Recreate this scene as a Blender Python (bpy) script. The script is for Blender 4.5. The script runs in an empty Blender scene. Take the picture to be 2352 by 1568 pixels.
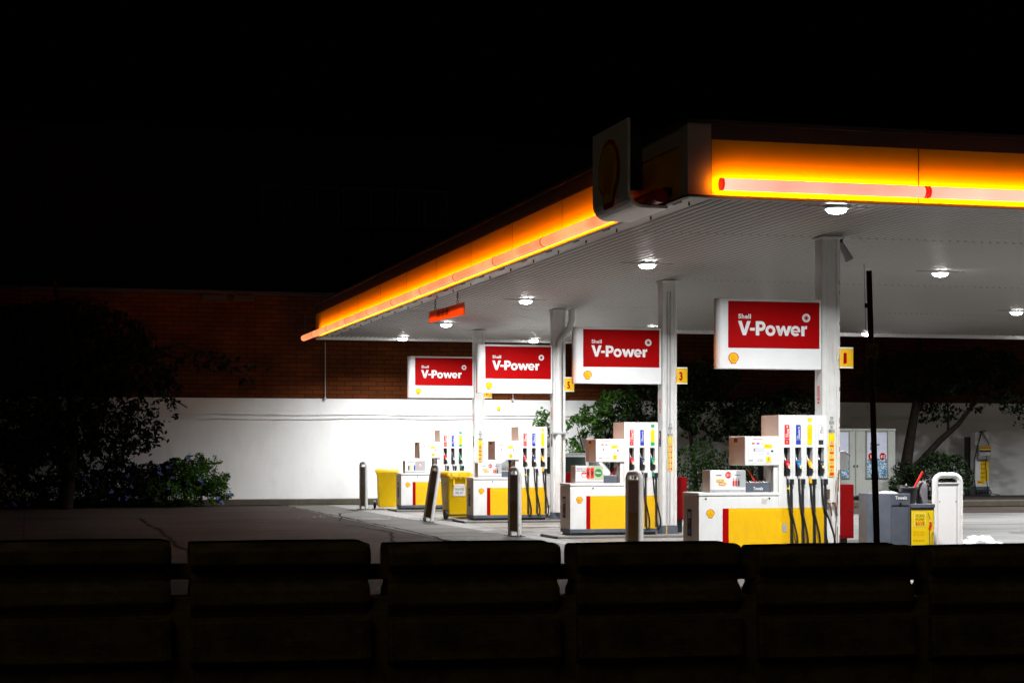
import bpy, math, random
from mathutils import Vector, Matrix, Euler, noise as mnoise
random.seed(7)
C = bpy.context.scene.collection
R = math.radians
TH = R(14.9); SN, CS = math.sin(TH), math.cos(TH); F = 4200.0; HC = 1.57; HZ = 1031.0; CX = 1176.0

def W(px, y):                       # where the sight line of a photo column meets the vertical plane y
    t = (px - CX) / F; Z = y / (CS - t * SN)
    return Z * (SN + t * CS), Z
def P(px, py, y):
    x, Z = W(px, y)
    return Vector((x, y, HC + (HZ - py) * Z / F))
def G(px, py):                      # ground point
    Z = HC * F / (py - HZ); t = (px - CX) / F
    return Vector((Z * (SN + t * CS), Z * (CS - t * SN), 0))
def CP(X, Z, z=0):                  # camera-axis metres to world
    return Vector((Z * SN + X * CS, Z * CS - X * SN, z))

# ------------------------------------------------------------------ materials
def lin(c):
    return tuple(((v / 255) / 12.92 if v / 255 <= 0.04045 else ((v / 255 + 0.055) / 1.055) ** 2.4) for v in c) + (1,)
MATS = {}
def mat(name, col, rough=0.5, metal=0, var=0.12, scale=3.0, bump=0.0, bscale=30, emit=0, ecol=None, grime=None, gamt=0.0, gscale=(1, 1, 1), spec=0.5, coat=0.0, trans=0, alpha=1):
    if name in MATS: return MATS[name]
    m = bpy.data.materials.new(name); m.use_nodes = True; nt = m.node_tree; N = nt.nodes; L = nt.links
    b = N['Principled BSDF']; b.inputs['Roughness'].default_value = rough; b.inputs['Metallic'].default_value = metal
    b.inputs['Specular IOR Level'].default_value = spec; b.inputs['Coat Weight'].default_value = coat
    b.inputs['Transmission Weight'].default_value = trans
    c4 = tuple(col[:3]) + (1,)
    tc = N.new('ShaderNodeTexCoord'); mp = N.new('ShaderNodeMapping'); L.new(tc.outputs['Object'], mp.inputs['Vector'])
    nz = N.new('ShaderNodeTexNoise'); nz.inputs['Scale'].default_value = scale; nz.inputs['Detail'].default_value = 6; nz.inputs['Roughness'].default_value = .6
    L.new(mp.outputs['Vector'], nz.inputs['Vector'])
    mr = N.new('ShaderNodeMapRange'); mr.inputs['From Min'].default_value = .3; mr.inputs['From Max'].default_value = .7
    mr.inputs['To Min'].default_value = 1 - var; mr.inputs['To Max'].default_value = 1 + var * .6
    L.new(nz.outputs['Fac'], mr.inputs['Value'])
    mx = N.new('ShaderNodeMix'); mx.data_type = 'RGBA'; mx.blend_type = 'MULTIPLY'; mx.inputs['Factor'].default_value = 1
    mx.inputs['A'].default_value = c4; L.new(mr.outputs['Result'], mx.inputs['B'])
    out = mx.outputs['Result']
    if grime:
        mp2 = N.new('ShaderNodeMapping'); mp2.inputs['Scale'].default_value = gscale; L.new(tc.outputs['Object'], mp2.inputs['Vector'])
        g = N.new('ShaderNodeTexNoise'); g.inputs['Scale'].default_value = 4; g.inputs['Detail'].default_value = 8; g.inputs['Roughness'].default_value = .7
        L.new(mp2.outputs['Vector'], g.inputs['Vector'])
        gr = N.new('ShaderNodeMapRange'); gr.inputs['From Min'].default_value = .5; gr.inputs['From Max'].default_value = .75; gr.inputs['To Max'].default_value = gamt
        L.new(g.outputs['Fac'], gr.inputs['Value'])
        m2 = N.new('ShaderNodeMix'); m2.data_type = 'RGBA'; L.new(gr.outputs['Result'], m2.inputs['Factor'])
        L.new(out, m2.inputs['A']); m2.inputs['B'].default_value = tuple(grime[:3]) + (1,); out = m2.outputs['Result']
    L.new(out, b.inputs['Base Color'])
    if bump:
        n2 = N.new('ShaderNodeTexNoise'); n2.inputs['Scale'].default_value = bscale; n2.inputs['Detail'].default_value = 5; L.new(tc.outputs['Object'], n2.inputs['Vector'])
        bp = N.new('ShaderNodeBump'); bp.inputs['Strength'].default_value = bump; bp.inputs['Distance'].default_value = .02
        L.new(n2.outputs['Fac'], bp.inputs['Height']); L.new(bp.outputs['Normal'], b.inputs['Normal'])
    rr = N.new('ShaderNodeMapRange'); rr.inputs['To Min'].default_value = max(.05, rough - .08); rr.inputs['To Max'].default_value = min(1, rough + .1)
    L.new(nz.outputs['Fac'], rr.inputs['Value']); L.new(rr.outputs['Result'], b.inputs['Roughness'])
    if emit:
        b.inputs['Emission Color'].default_value = tuple((ecol or col)[:3]) + (1,); b.inputs['Emission Strength'].default_value = emit
    m.diffuse_color = c4
    MATS[name] = m
    return m
WHITE = mat('white_paint', (.78, .78, .76), .32, var=.05, grime=(.35, .31, .27), gamt=.22, gscale=(3, 3, .7))
WHITE2 = mat('white_enamel', (.8, .8, .79), .35, var=.03)
COLW = mat('column_paint', (.7, .69, .67), .4, var=.08, grime=(.3, .2, .13), gamt=.45, gscale=(6, 6, .5), scale=6)
COLR = mat('column_rust_streak', (.24, .14, .075), .7, var=.5, scale=12)
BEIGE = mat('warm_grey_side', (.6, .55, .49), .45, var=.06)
YEL = mat('yellow_vinyl', (.88, .5, .003), .35, var=.05, grime=(.45, .27, .03), gamt=.3, gscale=(3, 3, 1))
YEL2 = mat('yellow_label', (.95, .66, .0), .4, var=.03)
RED = mat('red_vinyl', (.37, .001, .002), .6, var=.05, spec=.06)
RED2 = mat('dark_red_paint', (.2, .001, .002), .6, var=.08, spec=.1)
REDL = mat('red_label', (.75, .02, .012), .4, var=.03)
BLUE = mat('blue_label', (.015, .045, .4), .4, var=.03)
GREENL = mat('green_label', (.01, .4, .12), .4, var=.03)
BLK = mat('black_rubber', (.012, .012, .013), .55, var=.2)
BLKP = mat('black_plastic', (.02, .02, .022), .35, var=.2)
GREY = mat('slate_grey', (.09, .105, .135), .45, var=.12, grime=(.2, .2, .2), gamt=.35)
GREYL = mat('pale_grey', (.42, .42, .43), .45, var=.1)
DKGREY = mat('dark_grey', (.05, .052, .055), .5, var=.15)
METAL = mat('bare_metal', (.6, .6, .6), .3, 1.0, var=.1)
LCD = mat('display_pale', (.68, .68, .76), .2, var=.03)
INK = mat('ink_black', (.02, .02, .02), .6, var=.05)
LET = mat('lettering_white', (.82, .82, .8), .35, var=.02)
PECR = mat('shell_red', (.62, .03, .01), .35, var=.03)
PECY = mat('shell_yellow', (.95, .62, .0), .35, var=.03)
CONC = mat('kerb_concrete', (.075, .062, .045), .9, var=.3, bump=.5, grime=(.03, .035, .02), gamt=.8, gscale=(2, 2, 2))
SOIL = mat('soil', (.05, .035, .025), .95, var=.4, bump=.6)
BINY = mat('bin_yellow', (.95, .6, .0), .38, var=.05, grime=(.5, .3, .03), gamt=.15)
RUSTY = mat('rusty_iron', (.12, .06, .03), .8, var=.5, scale=20)
WOODY = mat('bark', (.02, .015, .012), .95, spec=.05, var=.4, scale=8, bump=.8, bscale=14)
CARW = mat('car_paint', (.75, .76, .77), .25, var=.02, coat=.6)
GLASSD = mat('dark_glass', (.02, .035, .03), .06, var=.1, spec=.8)
ALU = mat('brushed_grey_metal', (.3, .3, .29), .35, .6, var=.2)
def leafmat(name, c, v=.5):
    m = mat(name, c, .75, var=v, scale=2.2, spec=.12)
    return m
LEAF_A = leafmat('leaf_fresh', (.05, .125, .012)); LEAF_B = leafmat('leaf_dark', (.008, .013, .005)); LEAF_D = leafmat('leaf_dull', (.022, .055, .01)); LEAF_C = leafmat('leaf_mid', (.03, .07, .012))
FLOW = mat('blue_flower', (.16, .2, .62), .6, var=.1)
GLOW = mat('lamp_disc', (1, 1, 1), .4, emit=45, ecol=(1, .98, .95), var=0)
TUBE = mat('tube_lit_pink', (.8, .2, .15), .35, emit=1.0, ecol=(1.15, .47, .34), var=0)
TUBEL = mat('tube_lit_orange', (.8, .2, .1), .35, emit=1.0, ecol=(1.1, .36, .14), var=0)
TUBER = mat('tube_end_red', (.6, .01, .005), .35, emit=.8, ecol=(1, .02, .01), var=0)
TUBEOFF = mat('tube_unlit_red', (.33, .01, .015), .3, var=.1)
STRIP = mat('amber_light_strip', (.8, .3, 0), .4, emit=60, ecol=(1, .19, .0), var=0)
FCAP = mat('fascia_cap_grey', (.1, .085, .075), .8, var=.1, spec=.1)
FPAN = mat('fascia_yellow_panel', (.9, .62, .002), .6, var=.04, spec=.1)
FPAN_OFF = mat('fascia_yellow_panel_unlit', (.75, .42, .01), .5, var=.06)
FWH = mat('fascia_off_white', (.5, .45, .42), .7, var=.08, spec=.15)
BRK_DARK = mat('barrier_plastic', (.2, .15, .07), .65, var=.6, scale=4, bump=.5, bscale=14, grime=(.5, .38, .16), gamt=.75, gscale=(.5, 1, 2.2))

def special():
    # brick
    m = mat('brick_face', (.3, .1, .05), .9, spec=.1); nt = m.node_tree; N = nt.nodes; L = nt.links; b = N['Principled BSDF']
    br = N.new('ShaderNodeTexBrick'); mp = N.new('ShaderNodeMapping'); tc = N.new('ShaderNodeTexCoord')
    L.new(tc.outputs['Object'], mp.inputs['Vector']); mp.inputs['Rotation'].default_value = (R(-90), 0, 0)
    L.new(mp.outputs['Vector'], br.inputs['Vector'])
    br.inputs['Color1'].default_value = (.105, .027, .006, 1); br.inputs['Color2'].default_value = (.065, .018, .005, 1); br.inputs['Mortar'].default_value = (.03, .012, .006, 1)
    br.inputs['Scale'].default_value = 1; br.inputs['Brick Width'].default_value = .46; br.inputs['Row Height'].default_value = .125; br.inputs['Mortar Size'].default_value = .011
    br.inputs['Bias'].default_value = -.2
    nz = N.new('ShaderNodeTexNoise'); nz.inputs['Scale'].default_value = .8; nz.inputs['Detail'].default_value = 8; L.new(tc.outputs['Object'], nz.inputs['Vector'])
    mr = N.new('ShaderNodeMapRange'); mr.inputs['From Min'].default_value = .3; mr.inputs['From Max'].default_value = .7; mr.inputs['To Min'].default_value = .6; mr.inputs['To Max'].default_value = 1.25
    L.new(nz.outputs['Fac'], mr.inputs['Value'])
    mx = N.new('ShaderNodeMix'); mx.data_type = 'RGBA'; mx.blend_type = 'MULTIPLY'; mx.inputs['Factor'].default_value = 1
    L.new(br.outputs['Color'], mx.inputs['A']); L.new(mr.outputs['Result'], mx.inputs['B']); L.new(mx.outputs['Result'], b.inputs['Base Color'])
    bp = N.new('ShaderNodeBump'); bp.inputs['Strength'].default_value = .5; bp.inputs['Distance'].default_value = .01; bp.invert = True
    L.new(br.outputs['Fac'], bp.inputs['Height']); L.new(bp.outputs['Normal'], b.inputs['Normal'])
    # painted block wall
    m = mat('painted_blocks', (.84, .83, .82), .6, var=.05, scale=.7, grime=(.42, .38, .34), gamt=.22, gscale=(.35, 1, .12)); nt = m.node_tree; N = nt.nodes; L = nt.links; b = N['Principled BSDF']
    br = N.new('ShaderNodeTexBrick'); mp = N.new('ShaderNodeMapping'); tc = N.new('ShaderNodeTexCoord')
    L.new(tc.outputs['Object'], mp.inputs['Vector']); mp.inputs['Rotation'].default_value = (R(-90), 0, 0); L.new(mp.outputs['Vector'], br.inputs['Vector'])
    br.inputs['Scale'].default_value = 1; br.inputs['Brick Width'].default_value = .46; br.inputs['Row Height'].default_value = .125; br.inputs['Mortar Size'].default_value = .012
    bp = N.new('ShaderNodeBump'); bp.inputs['Strength'].default_value = .25; bp.inputs['Distance'].default_value = .004; bp.invert = True
    L.new(br.outputs['Fac'], bp.inputs['Height']); L.new(bp.outputs['Normal'], b.inputs['Normal'])
    # ground kinds
    def grd(name, c1, c2, joint, jw, jh, rough, cell):
        m = mat(name, c1, rough, spec=.08 if cell else .3); nt = m.node_tree; N = nt.nodes; L = nt.links; b = N['Principled BSDF']
        tc = N.new('ShaderNodeTexCoord'); n1 = N.new('ShaderNodeTexNoise'); n1.inputs['Scale'].default_value = .35; n1.inputs['Detail'].default_value = 9; n1.inputs['Roughness'].default_value = .65
        L.new(tc.outputs['Object'], n1.inputs['Vector'])
        rp = N.new('ShaderNodeMapRange'); rp.inputs['From Min'].default_value = .35; rp.inputs['From Max'].default_value = .65; L.new(n1.outputs['Fac'], rp.inputs['Value'])
        m1 = N.new('ShaderNodeMix'); m1.data_type = 'RGBA'; L.new(rp.outputs['Result'], m1.inputs['Factor']); m1.inputs['A'].default_value = c1 + (1,); m1.inputs['B'].default_value = c2 + (1,)
        n2 = N.new('ShaderNodeTexNoise'); n2.inputs['Scale'].default_value = 60; n2.inputs['Detail'].default_value = 3; L.new(tc.outputs['Object'], n2.inputs['Vector'])
        r2 = N.new('ShaderNodeMapRange'); r2.inputs['To Min'].default_value = .6; r2.inputs['To Max'].default_value = 1.4; L.new(n2.outputs['Fac'], r2.inputs['Value'])
        m2 = N.new('ShaderNodeMix'); m2.data_type = 'RGBA'; m2.blend_type = 'MULTIPLY'; m2.inputs['Factor'].default_value = 1; L.new(m1.outputs['Result'], m2.inputs['A']); L.new(r2.outputs['Result'], m2.inputs['B'])
        # wear stains: stretched noise
        mp = N.new('ShaderNodeMapping'); mp.inputs['Scale'].default_value = (.25, 1.1, 1); L.new(tc.outputs['Object'], mp.inputs['Vector'])
        n3 = N.new('ShaderNodeTexNoise'); n3.inputs['Scale'].default_value = 1.3; n3.inputs['Detail'].default_value = 7; n3.inputs['Distortion'].default_value = .6; L.new(mp.outputs['Vector'], n3.inputs['Vector'])
        r3 = N.new('ShaderNodeMapRange'); r3.inputs['From Min'].default_value = .5; r3.inputs['From Max'].default_value = .72; r3.inputs['To Max'].default_value = .75; L.new(n3.outputs['Fac'], r3.inputs['Value'])
        m3 = N.new('ShaderNodeMix'); m3.data_type = 'RGBA'; L.new(r3.outputs['Result'], m3.inputs['Factor']); L.new(m2.outputs['Result'], m3.inputs['A']); m3.inputs['B'].default_value = tuple(v * .35 for v in c1) + (1,)
        br = N.new('ShaderNodeTexBrick'); br.offset = 0; br.inputs['Scale'].default_value = 1; br.inputs['Brick Width'].default_value = jw; br.inputs['Row Height'].default_value = jh; br.inputs['Mortar Size'].default_value = joint
        n4 = N.new('ShaderNodeTexNoise'); n4.inputs['Scale'].default_value = 1.5; L.new(tc.outputs['Object'], n4.inputs['Vector'])
        ad = N.new('ShaderNodeMix'); ad.data_type = 'RGBA'; ad.inputs['Factor'].default_value = .06 if cell else .02; L.new(tc.outputs['Object'], ad.inputs['A']); L.new(n4.outputs['Color'], ad.inputs['B']); L.new(ad.outputs['Result'], br.inputs['Vector'])
        m4 = N.new('ShaderNodeMix'); m4.data_type = 'RGBA'; L.new(br.outputs['Fac'], m4.inputs['Factor']); L.new(m3.outputs['Result'], m4.inputs['A']); m4.inputs['B'].default_value = (.015, .012, .01, 1)
        L.new(m4.outputs['Result'], b.inputs['Base Color'])
        bp = N.new('ShaderNodeBump'); bp.inputs['Strength'].default_value = .5; bp.inputs['Distance'].default_value = .012; L.new(n2.outputs['Fac'], bp.inputs['Height']); L.new(bp.outputs['Normal'], b.inputs['Normal'])
        r5 = N.new('ShaderNodeMapRange'); r5.inputs['To Min'].default_value = rough - .2; r5.inputs['To Max'].default_value = rough + .12; L.new(n1.outputs['Fac'], r5.inputs['Value']); L.new(r5.outputs['Result'], b.inputs['Roughness'])
    grd('asphalt_worn', (.034, .025, .021), (.058, .043, .037), .012, 9.7, 5.3, .9, True)
    grd('forecourt_concrete', (.125, .12, .112), (.2, .19, .178), .022, 4.4, 3.55, .6, False)
    grd('apron_old', (.085, .076, .068), (.13, .12, .11), .02, 4.4, 3.55, .7, True)
    grd('pale_slab', (.045, .034, .028), (.06, .046, .04), .012, 6.1, 7.3, .9, True)
    # canopy ceiling metal with red overspray patches near the left edge
    m = mat('soffit_metal', (.29, .275, .255), .32, var=.05, scale=1.2, grime=(.3, .27, .24), gamt=.1, gscale=(1.5, .12, 1)); nt = m.node_tree; N = nt.nodes; L = nt.links; b = N['Principled BSDF']
    src = b.inputs['Base Color'].links[0].from_socket
    tc = N.new('ShaderNodeTexCoord'); nz = N.new('ShaderNodeTexNoise'); nz.inputs['Scale'].default_value = 1.6; nz.inputs['Detail'].default_value = 9; mp = N.new('ShaderNodeMapping'); mp.inputs['Scale'].default_value = (3, .5, 1)
    L.new(tc.outputs['Object'], mp.inputs['Vector']); L.new(mp.outputs['Vector'], nz.inputs['Vector'])
    sx = N.new('ShaderNodeSeparateXYZ'); L.new(tc.outputs['Object'], sx.inputs['Vector'])
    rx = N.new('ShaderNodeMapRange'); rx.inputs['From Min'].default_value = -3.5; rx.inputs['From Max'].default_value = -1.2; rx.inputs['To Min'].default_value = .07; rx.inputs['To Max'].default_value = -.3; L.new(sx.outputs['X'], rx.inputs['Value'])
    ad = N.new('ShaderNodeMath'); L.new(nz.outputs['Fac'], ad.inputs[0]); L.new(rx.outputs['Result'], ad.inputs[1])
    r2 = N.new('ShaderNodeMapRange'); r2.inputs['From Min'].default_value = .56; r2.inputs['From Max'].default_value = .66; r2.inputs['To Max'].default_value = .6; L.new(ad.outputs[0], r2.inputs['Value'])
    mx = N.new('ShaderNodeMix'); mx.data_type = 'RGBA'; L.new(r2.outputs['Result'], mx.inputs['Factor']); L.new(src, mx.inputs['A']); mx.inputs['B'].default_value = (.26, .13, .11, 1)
    L.new(mx.outputs['Result'], b.inputs['Base Color'])
    # ice poster
    m = mat('ice_poster', (.5, .6, .75), .4); nt = m.node_tree; N = nt.nodes; L = nt.links; b = N['Principled BSDF']
    tc = N.new('ShaderNodeTexCoord'); vo = N.new('ShaderNodeTexNoise'); vo.inputs['Scale'].default_value = 7; vo.inputs['Detail'].default_value = 6; vo.inputs['Distortion'].default_value = 2.5; L.new(tc.outputs['Object'], vo.inputs['Vector'])
    cr = N.new('ShaderNodeValToRGB'); e = cr.color_ramp.elements; e[0].position = .38; e[0].color = (.03, .11, .2, 1); e[1].position = .62; e[1].color = (.6, .64, .68, 1)
    n = cr.color_ramp.elements.new(.5); n.color = (.18, .33, .45, 1)
    L.new(vo.outputs['Fac'], cr.inputs['Fac']); L.new(cr.outputs['Color'], b.inputs['Base Color'])
special()
for m_ in (TUBE, TUBEL):            # uneven brightness along the light bars
    nt = m_.node_tree; N = nt.nodes; b_ = N['Principled BSDF']; tc = N.new('ShaderNodeTexCoord'); nz = N.new('ShaderNodeTexNoise'); nz.inputs['Scale'].default_value = .9; nz.inputs['Detail'].default_value = 2
    nt.links.new(tc.outputs['Object'], nz.inputs['Vector']); mr = N.new('ShaderNodeMapRange'); mr.inputs['From Min'].default_value = .35; mr.inputs['From Max'].default_value = .68; mr.inputs['To Min'].default_value = .88; mr.inputs['To Max'].default_value = 1.5
    nt.links.new(nz.outputs['Fac'], mr.inputs['Value']); nt.links.new(mr.outputs['Result'], b_.inputs['Emission Strength'])
BRICK = MATS['brick_face']; PBLK = MATS['painted_blocks']; ASPH = MATS['asphalt_worn']; SLAB = MATS['forecourt_concrete']; PSLAB = MATS['pale_slab']; SOFF = MATS['soffit_metal']; ICE = MATS['ice_poster']

# ------------------------------------------------------------------ geometry helpers
X1, Y1, Z1 = Vector((1, 0, 0)), Vector((0, 1, 0)), Vector((0, 0, 1))
FRONT = (X1, Z1)                 # faces -y (towards the street)
LEFT = (Vector((0, -1, 0)), Z1)  # faces -x
TXT = {}
def text_data(s, bold):
    k = (s, bold)
    if k not in TXT:
        cu = bpy.data.curves.new('t', 'FONT'); cu.body = s; cu.size = 1; cu.offset = bold; cu.resolution_u = 3; cu.space_line = .95
        if bold: cu.space_character = 1.08
        o = bpy.data.objects.new('t', cu); me = o.to_mesh()
        TXT[k] = ([v.co.copy() for v in me.vertices], [tuple(p.vertices) for p in me.polygons]); o.to_mesh_clear()
        bpy.data.objects.remove(o); bpy.data.curves.remove(cu)
    return TXT[k]
class MB:
    def __init__(s): s.v = []; s.f = []; s.mi = []; s.ms = []; s.sm = []
    def _m(s, m):
        if m not in s.ms: s.ms.append(m)
        return s.ms.index(m)
    def add(s, vs, fs, m, sm=False):
        b = len(s.v); s.v += [Vector(p) for p in vs]; i = s._m(m)
        for f in fs: s.f.append(tuple(b + k for k in f)); s.mi.append(i); s.sm.append(sm)
        return s
    def box(s, x0, x1, y0, y1, z0, z1, m, mt=None):
        vs = [(x, y, z) for z in (z0, z1) for y in (y0, y1) for x in (x0, x1)]
        fs = [(0, 2, 3, 1), (4, 5, 7, 6), (0, 1, 5, 4), (2, 6, 7, 3), (0, 4, 6, 2), (1, 3, 7, 5)]
        if mt: vs = [mt @ Vector(p) for p in vs]
        return s.add(vs, fs, m)
    def prism(s, pts, vec, m, sm=False):
        n = len(pts); vec = Vector(vec); pts = [Vector(p) for p in pts]
        return s.add(pts + [p + vec for p in pts], [tuple(range(n))[::-1], tuple(range(n, 2 * n))] + [(i, (i + 1) % n, n + (i + 1) % n, n + i) for i in range(n)], m, sm)
    def cyl(s, p0, p1, r0, m, r1=None, n=14, caps=True, sm=True):
        return s.tube([p0, p1], [r0, r0 if r1 is None else r1], m, n, caps, sm)
    def tube(s, path, r, m, n=8, caps=True, sm=True, flat=1.0):
        path = [Vector(p) for p in path]; k = len(path); rs = r if isinstance(r, (list, tuple)) else [r] * k
        vs = []; up = None
        for i, p in enumerate(path):
            d = (path[min(i + 1, k - 1)] - path[max(i - 1, 0)]).normalized()
            if up is None: up = Z1 if abs(d.z) < .9 else X1
            a = d.cross(up)
            if a.length < 1e-4: a = d.cross(Y1)
            a.normalize(); b = a.cross(d).normalized(); up = b
            for j in range(n):
                t = 2 * math.pi * j / n; vs.append(p + a * math.cos(t) * rs[i] + b * math.sin(t) * rs[i] * flat)
        fs = [(i * n + j, i * n + (j + 1) % n, (i + 1) * n + (j + 1) % n, (i + 1) * n + j) for i in range(k - 1) for j in range(n)]
        s.add(vs, fs, m, sm)
        if caps: s.add(vs[:n], [tuple(range(n))[::-1]], m); s.add(vs[-n:], [tuple(range(n))], m)
        return s
    def flat(s, pts, O, fr, m, off=0):
        U, V = fr; nn = U.cross(V); O = Vector(O)
        return s.add([O + U * u + V * v + nn * off for u, v in pts], [tuple(range(len(pts)))], m)
    def rect(s, u0, u1, v0, v1, O, fr, m, off=.002):
        return s.flat([(u0, v0), (u1, v0), (u1, v1), (u0, v1)], O, fr, m, off)
    def disc(s, u, v, r, O, fr, m, off=.002, n=24):
        return s.flat([(u + r * math.cos(2 * math.pi * i / n), v + r * math.sin(2 * math.pi * i / n)) for i in range(n)], O, fr, m, off)
    def ring(s, u, v, r0, r1, O, fr, m, off=.002, a0=0, a1=360, n=24):
        U, V = fr; nn = U.cross(V); O = Vector(O); vs = []
        for i in range(n + 1):
            a = R(a0 + (a1 - a0) * i / n)
            for r in (r0, r1): vs.append(O + U * (u + r * math.cos(a)) + V * (v + r * math.sin(a)) + nn * off)
        return s.add(vs, [(2 * i, 2 * i + 1, 2 * i + 3, 2 * i + 2) for i in range(n)], m)
    def text(s, t, u, v, h, O, fr, m, w=None, bold=0.0, off=.003, rot=0, center=False):
        vs, fs = text_data(t, bold)
        if not vs: return s
        x0 = min(p.x for p in vs); x1 = max(p.x for p in vs); k = h / .7; kx = k if w is None else w / (x1 - x0)
        U, V = fr; nn = U.cross(V); O = Vector(O); ca, sa = math.cos(R(rot)), math.sin(R(rot)); out = []
        sh = (x0 + x1) / 2 if center else x0
        for p in vs:
            a = (p.x - sh) * kx; b = p.y * k; out.append(O + U * (u + a * ca - b * sa) + V * (v + a * sa + b * ca) + nn * off)
        return s.add(out, fs, m)
    def build(s, name, parent=None, bevel=0, loc=None, rz=0, seg=2):
        me = bpy.data.meshes.new(name); me.from_pydata([tuple(p) for p in s.v], [], s.f)
        for m in s.ms: me.materials.append(m)
        me.polygons.foreach_set('material_index', s.mi); me.polygons.foreach_set('use_smooth', s.sm); me.update()
        o = bpy.data.objects.new(name, me); C.objects.link(o)
        if parent: o.parent = parent
        if loc is not None: o.location = loc; o.rotation_euler[2] = rz
        if bevel:
            b = o.modifiers.new('bevel', 'BEVEL'); b.width = bevel; b.segments = seg; b.limit_method = 'ANGLE'; b.angle_limit = R(40); b.harden_normals = False
        return o
def tag(o, label=None, cat=None, group=None, kind=None):
    for k, v in (('label', label), ('category', cat), ('group', group), ('kind', kind)):
        if v: o[k] = v
    return o
def thing(name, label, cat, loc=(0, 0, 0), rz=0, group=None):
    o = bpy.data.objects.new(name, None); C.objects.link(o); o.location = loc; o.rotation_euler[2] = rz; o.empty_display_size = .2
    return tag(o, label, cat, group)
def dup(root, loc, rz=0, label=None, rot=None):
    def cp(o, par):
        c = o.copy(); C.objects.link(c)
        if par: c.parent = par
        for ch in list(o.children): cp(ch, c)
        return c
    r = cp(root, None); r.location = loc; r.rotation_euler = rot if rot else (0, 0, rz)
    if label: r['label'] = label
    return r

def pecten(b, u, v, w, O, fr, off=.002, ribs=True):
    def outline(k, dy):
        pts = [(-.20, -.5), (-.25, -.47), (-.30, -.30), (-.47, -.15)]
        n = 7
        for i in range(n * 4 + 1):
            a = R(188 - 196 * i / (n * 4)); r = .5 + .018 * abs(math.sin(math.pi * i / 4)) - .009
            pts.append((r * math.cos(a), .02 + r * .93 * math.sin(a) + .02))
        pts += [(.47, -.15), (.30, -.30), (.25, -.47), (.20, -.5)]
        return [(u + p[0] * w * k, v + (p[1] * k + dy) * w) for p in pts][::-1]
    b.flat(outline(1, 0), O, fr, PECR, off); b.flat(outline(.85, .005), O, fr, PECY, off * 2)
    if ribs:
        for i in range(-3, 4):
            a = R(90 - i * 21); c, s_ = math.cos(a), math.sin(a); q = .011
            x0, y0 = u + c * .14 * w + i * .0 * w, v - .40 * w + s_ * .12 * w
            x1, y1 = u + c * .40 * w, v + .03 * w + s_ * .36 * w
            dx, dy = -s_ * q * w, c * q * w
            b.flat([(x0 - dx, y0 - dy), (x1 - dx, y1 - dy), (x1 + dx, y1 + dy), (x0 + dx, y0 + dy)][::-1 if False else 1], O, fr, PECR, off * 3)

def vpower(b, u, v, h, O, fr, m, off=.003):
    def pl(pts, du=0): b.flat([(u + (x + du) * h, v + y * h) for x, y in pts], O, fr, m, off)
    pl([(.36, 0), (.60, 0), (.96, 1), (.68, 1), (.48, .38), (.28, 1), (0, 1)])
    pl([(.90, .33), (1.27, .33), (1.27, .53), (.90, .53)])
    pl([(1.34, 0), (1.60, 0), (1.60, 1), (1.34, 1)])
    b.ring(u + 1.74 * h, v + .66 * h, .115 * h, .34 * h, O, fr, m, off, -90, 90, 14)
    pl([(1.60, .32), (1.74, .32), (1.74, .545), (1.60, .545)]); pl([(1.60, .775), (1.74, .775), (1.74, 1), (1.60, 1)])
    b.ring(u + 2.45 * h, v + .35 * h, .165 * h, .38 * h, O, fr, m, off)
    pl([(2.84, .7), (3.12, .7), (3.24, .36), (3.14, 0), (3.10, 0)][::1]); pl([(3.10, 0), (3.30, 0), (3.44, .42), (3.44, .7), (3.37, .7), (3.12, .25)])
    pl([(3.44, .7), (3.44, .42), (3.58, 0), (3.78, 0), (4.06, .7), (3.79, .7), (3.67, .33), (3.52, .7)])
    b.ring(u + 4.36 * h, v + .35 * h, .17 * h, .37 * h, O, fr, m, off, 0, 318, 22)
    pl([(4.10, .27), (4.72, .27), (4.72, .38), (4.10, .38)])
    pl([(4.80, 0), (5.05, 0), (5.05, .7), (4.80, .7)]); pl([(5.05, .42), (5.09, .5), (5.24, .5), (5.24, .73), (5.12, .71), (5.05, .6)])
def starburst(b, u, v, r, O, fr, m1, m2, off=.003):
    b.disc(u, v, r, O, fr, m1, off)
    pts = []
    for i in range(24):
        a = 2 * math.pi * i / 24; q = r * (.72 if i % 2 == 0 else .3); pts.append((u + q * math.cos(a + .12 * (i % 2)), v + q * math.sin(a + .12 * (i % 2))))
    b.flat(pts, O, fr, m2, off * 2)

# ------------------------------------------------------------------ camera, world, sun
cam = bpy.data.cameras.new('camera'); co = bpy.data.objects.new('camera', cam); C.objects.link(co)
co.location = (0, 0, HC); co.rotation_euler = (R(90), 0, -TH); cam.sensor_width = 36; cam.lens = F / 2352 * 36; cam.shift_y = (HZ - 784) / 2352
cam.clip_end = 600; cam.clip_start = .1
sc = bpy.context.scene; sc.camera = co
w = bpy.data.worlds.new('World'); sc.world = w; w.use_nodes = True; nt = w.node_tree; bg = nt.nodes['Background']
sky = nt.nodes.new('ShaderNodeTexSky'); sky.sky_type = 'NISHITA'; sky.sun_disc = False; sky.sun_elevation = R(-6); sky.sun_rotation = R(200)
nt.links.new(sky.outputs['Color'], bg.inputs['Color']); bg.inputs['Strength'].default_value = .004
sun = bpy.data.lights.new('faint_street_glow', 'SUN'); sun.energy = .05; sun.color = (1, .8, .45); sun.angle = R(25)
so = bpy.data.objects.new('faint_street_glow', sun); C.objects.link(so); so.rotation_euler = Euler((R(48), 0, R(-40)))
sc.view_settings.view_transform = 'Standard'; sc.view_settings.look = 'None'; sc.view_settings.exposure = 0; sc.view_settings.gamma = 1
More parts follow.
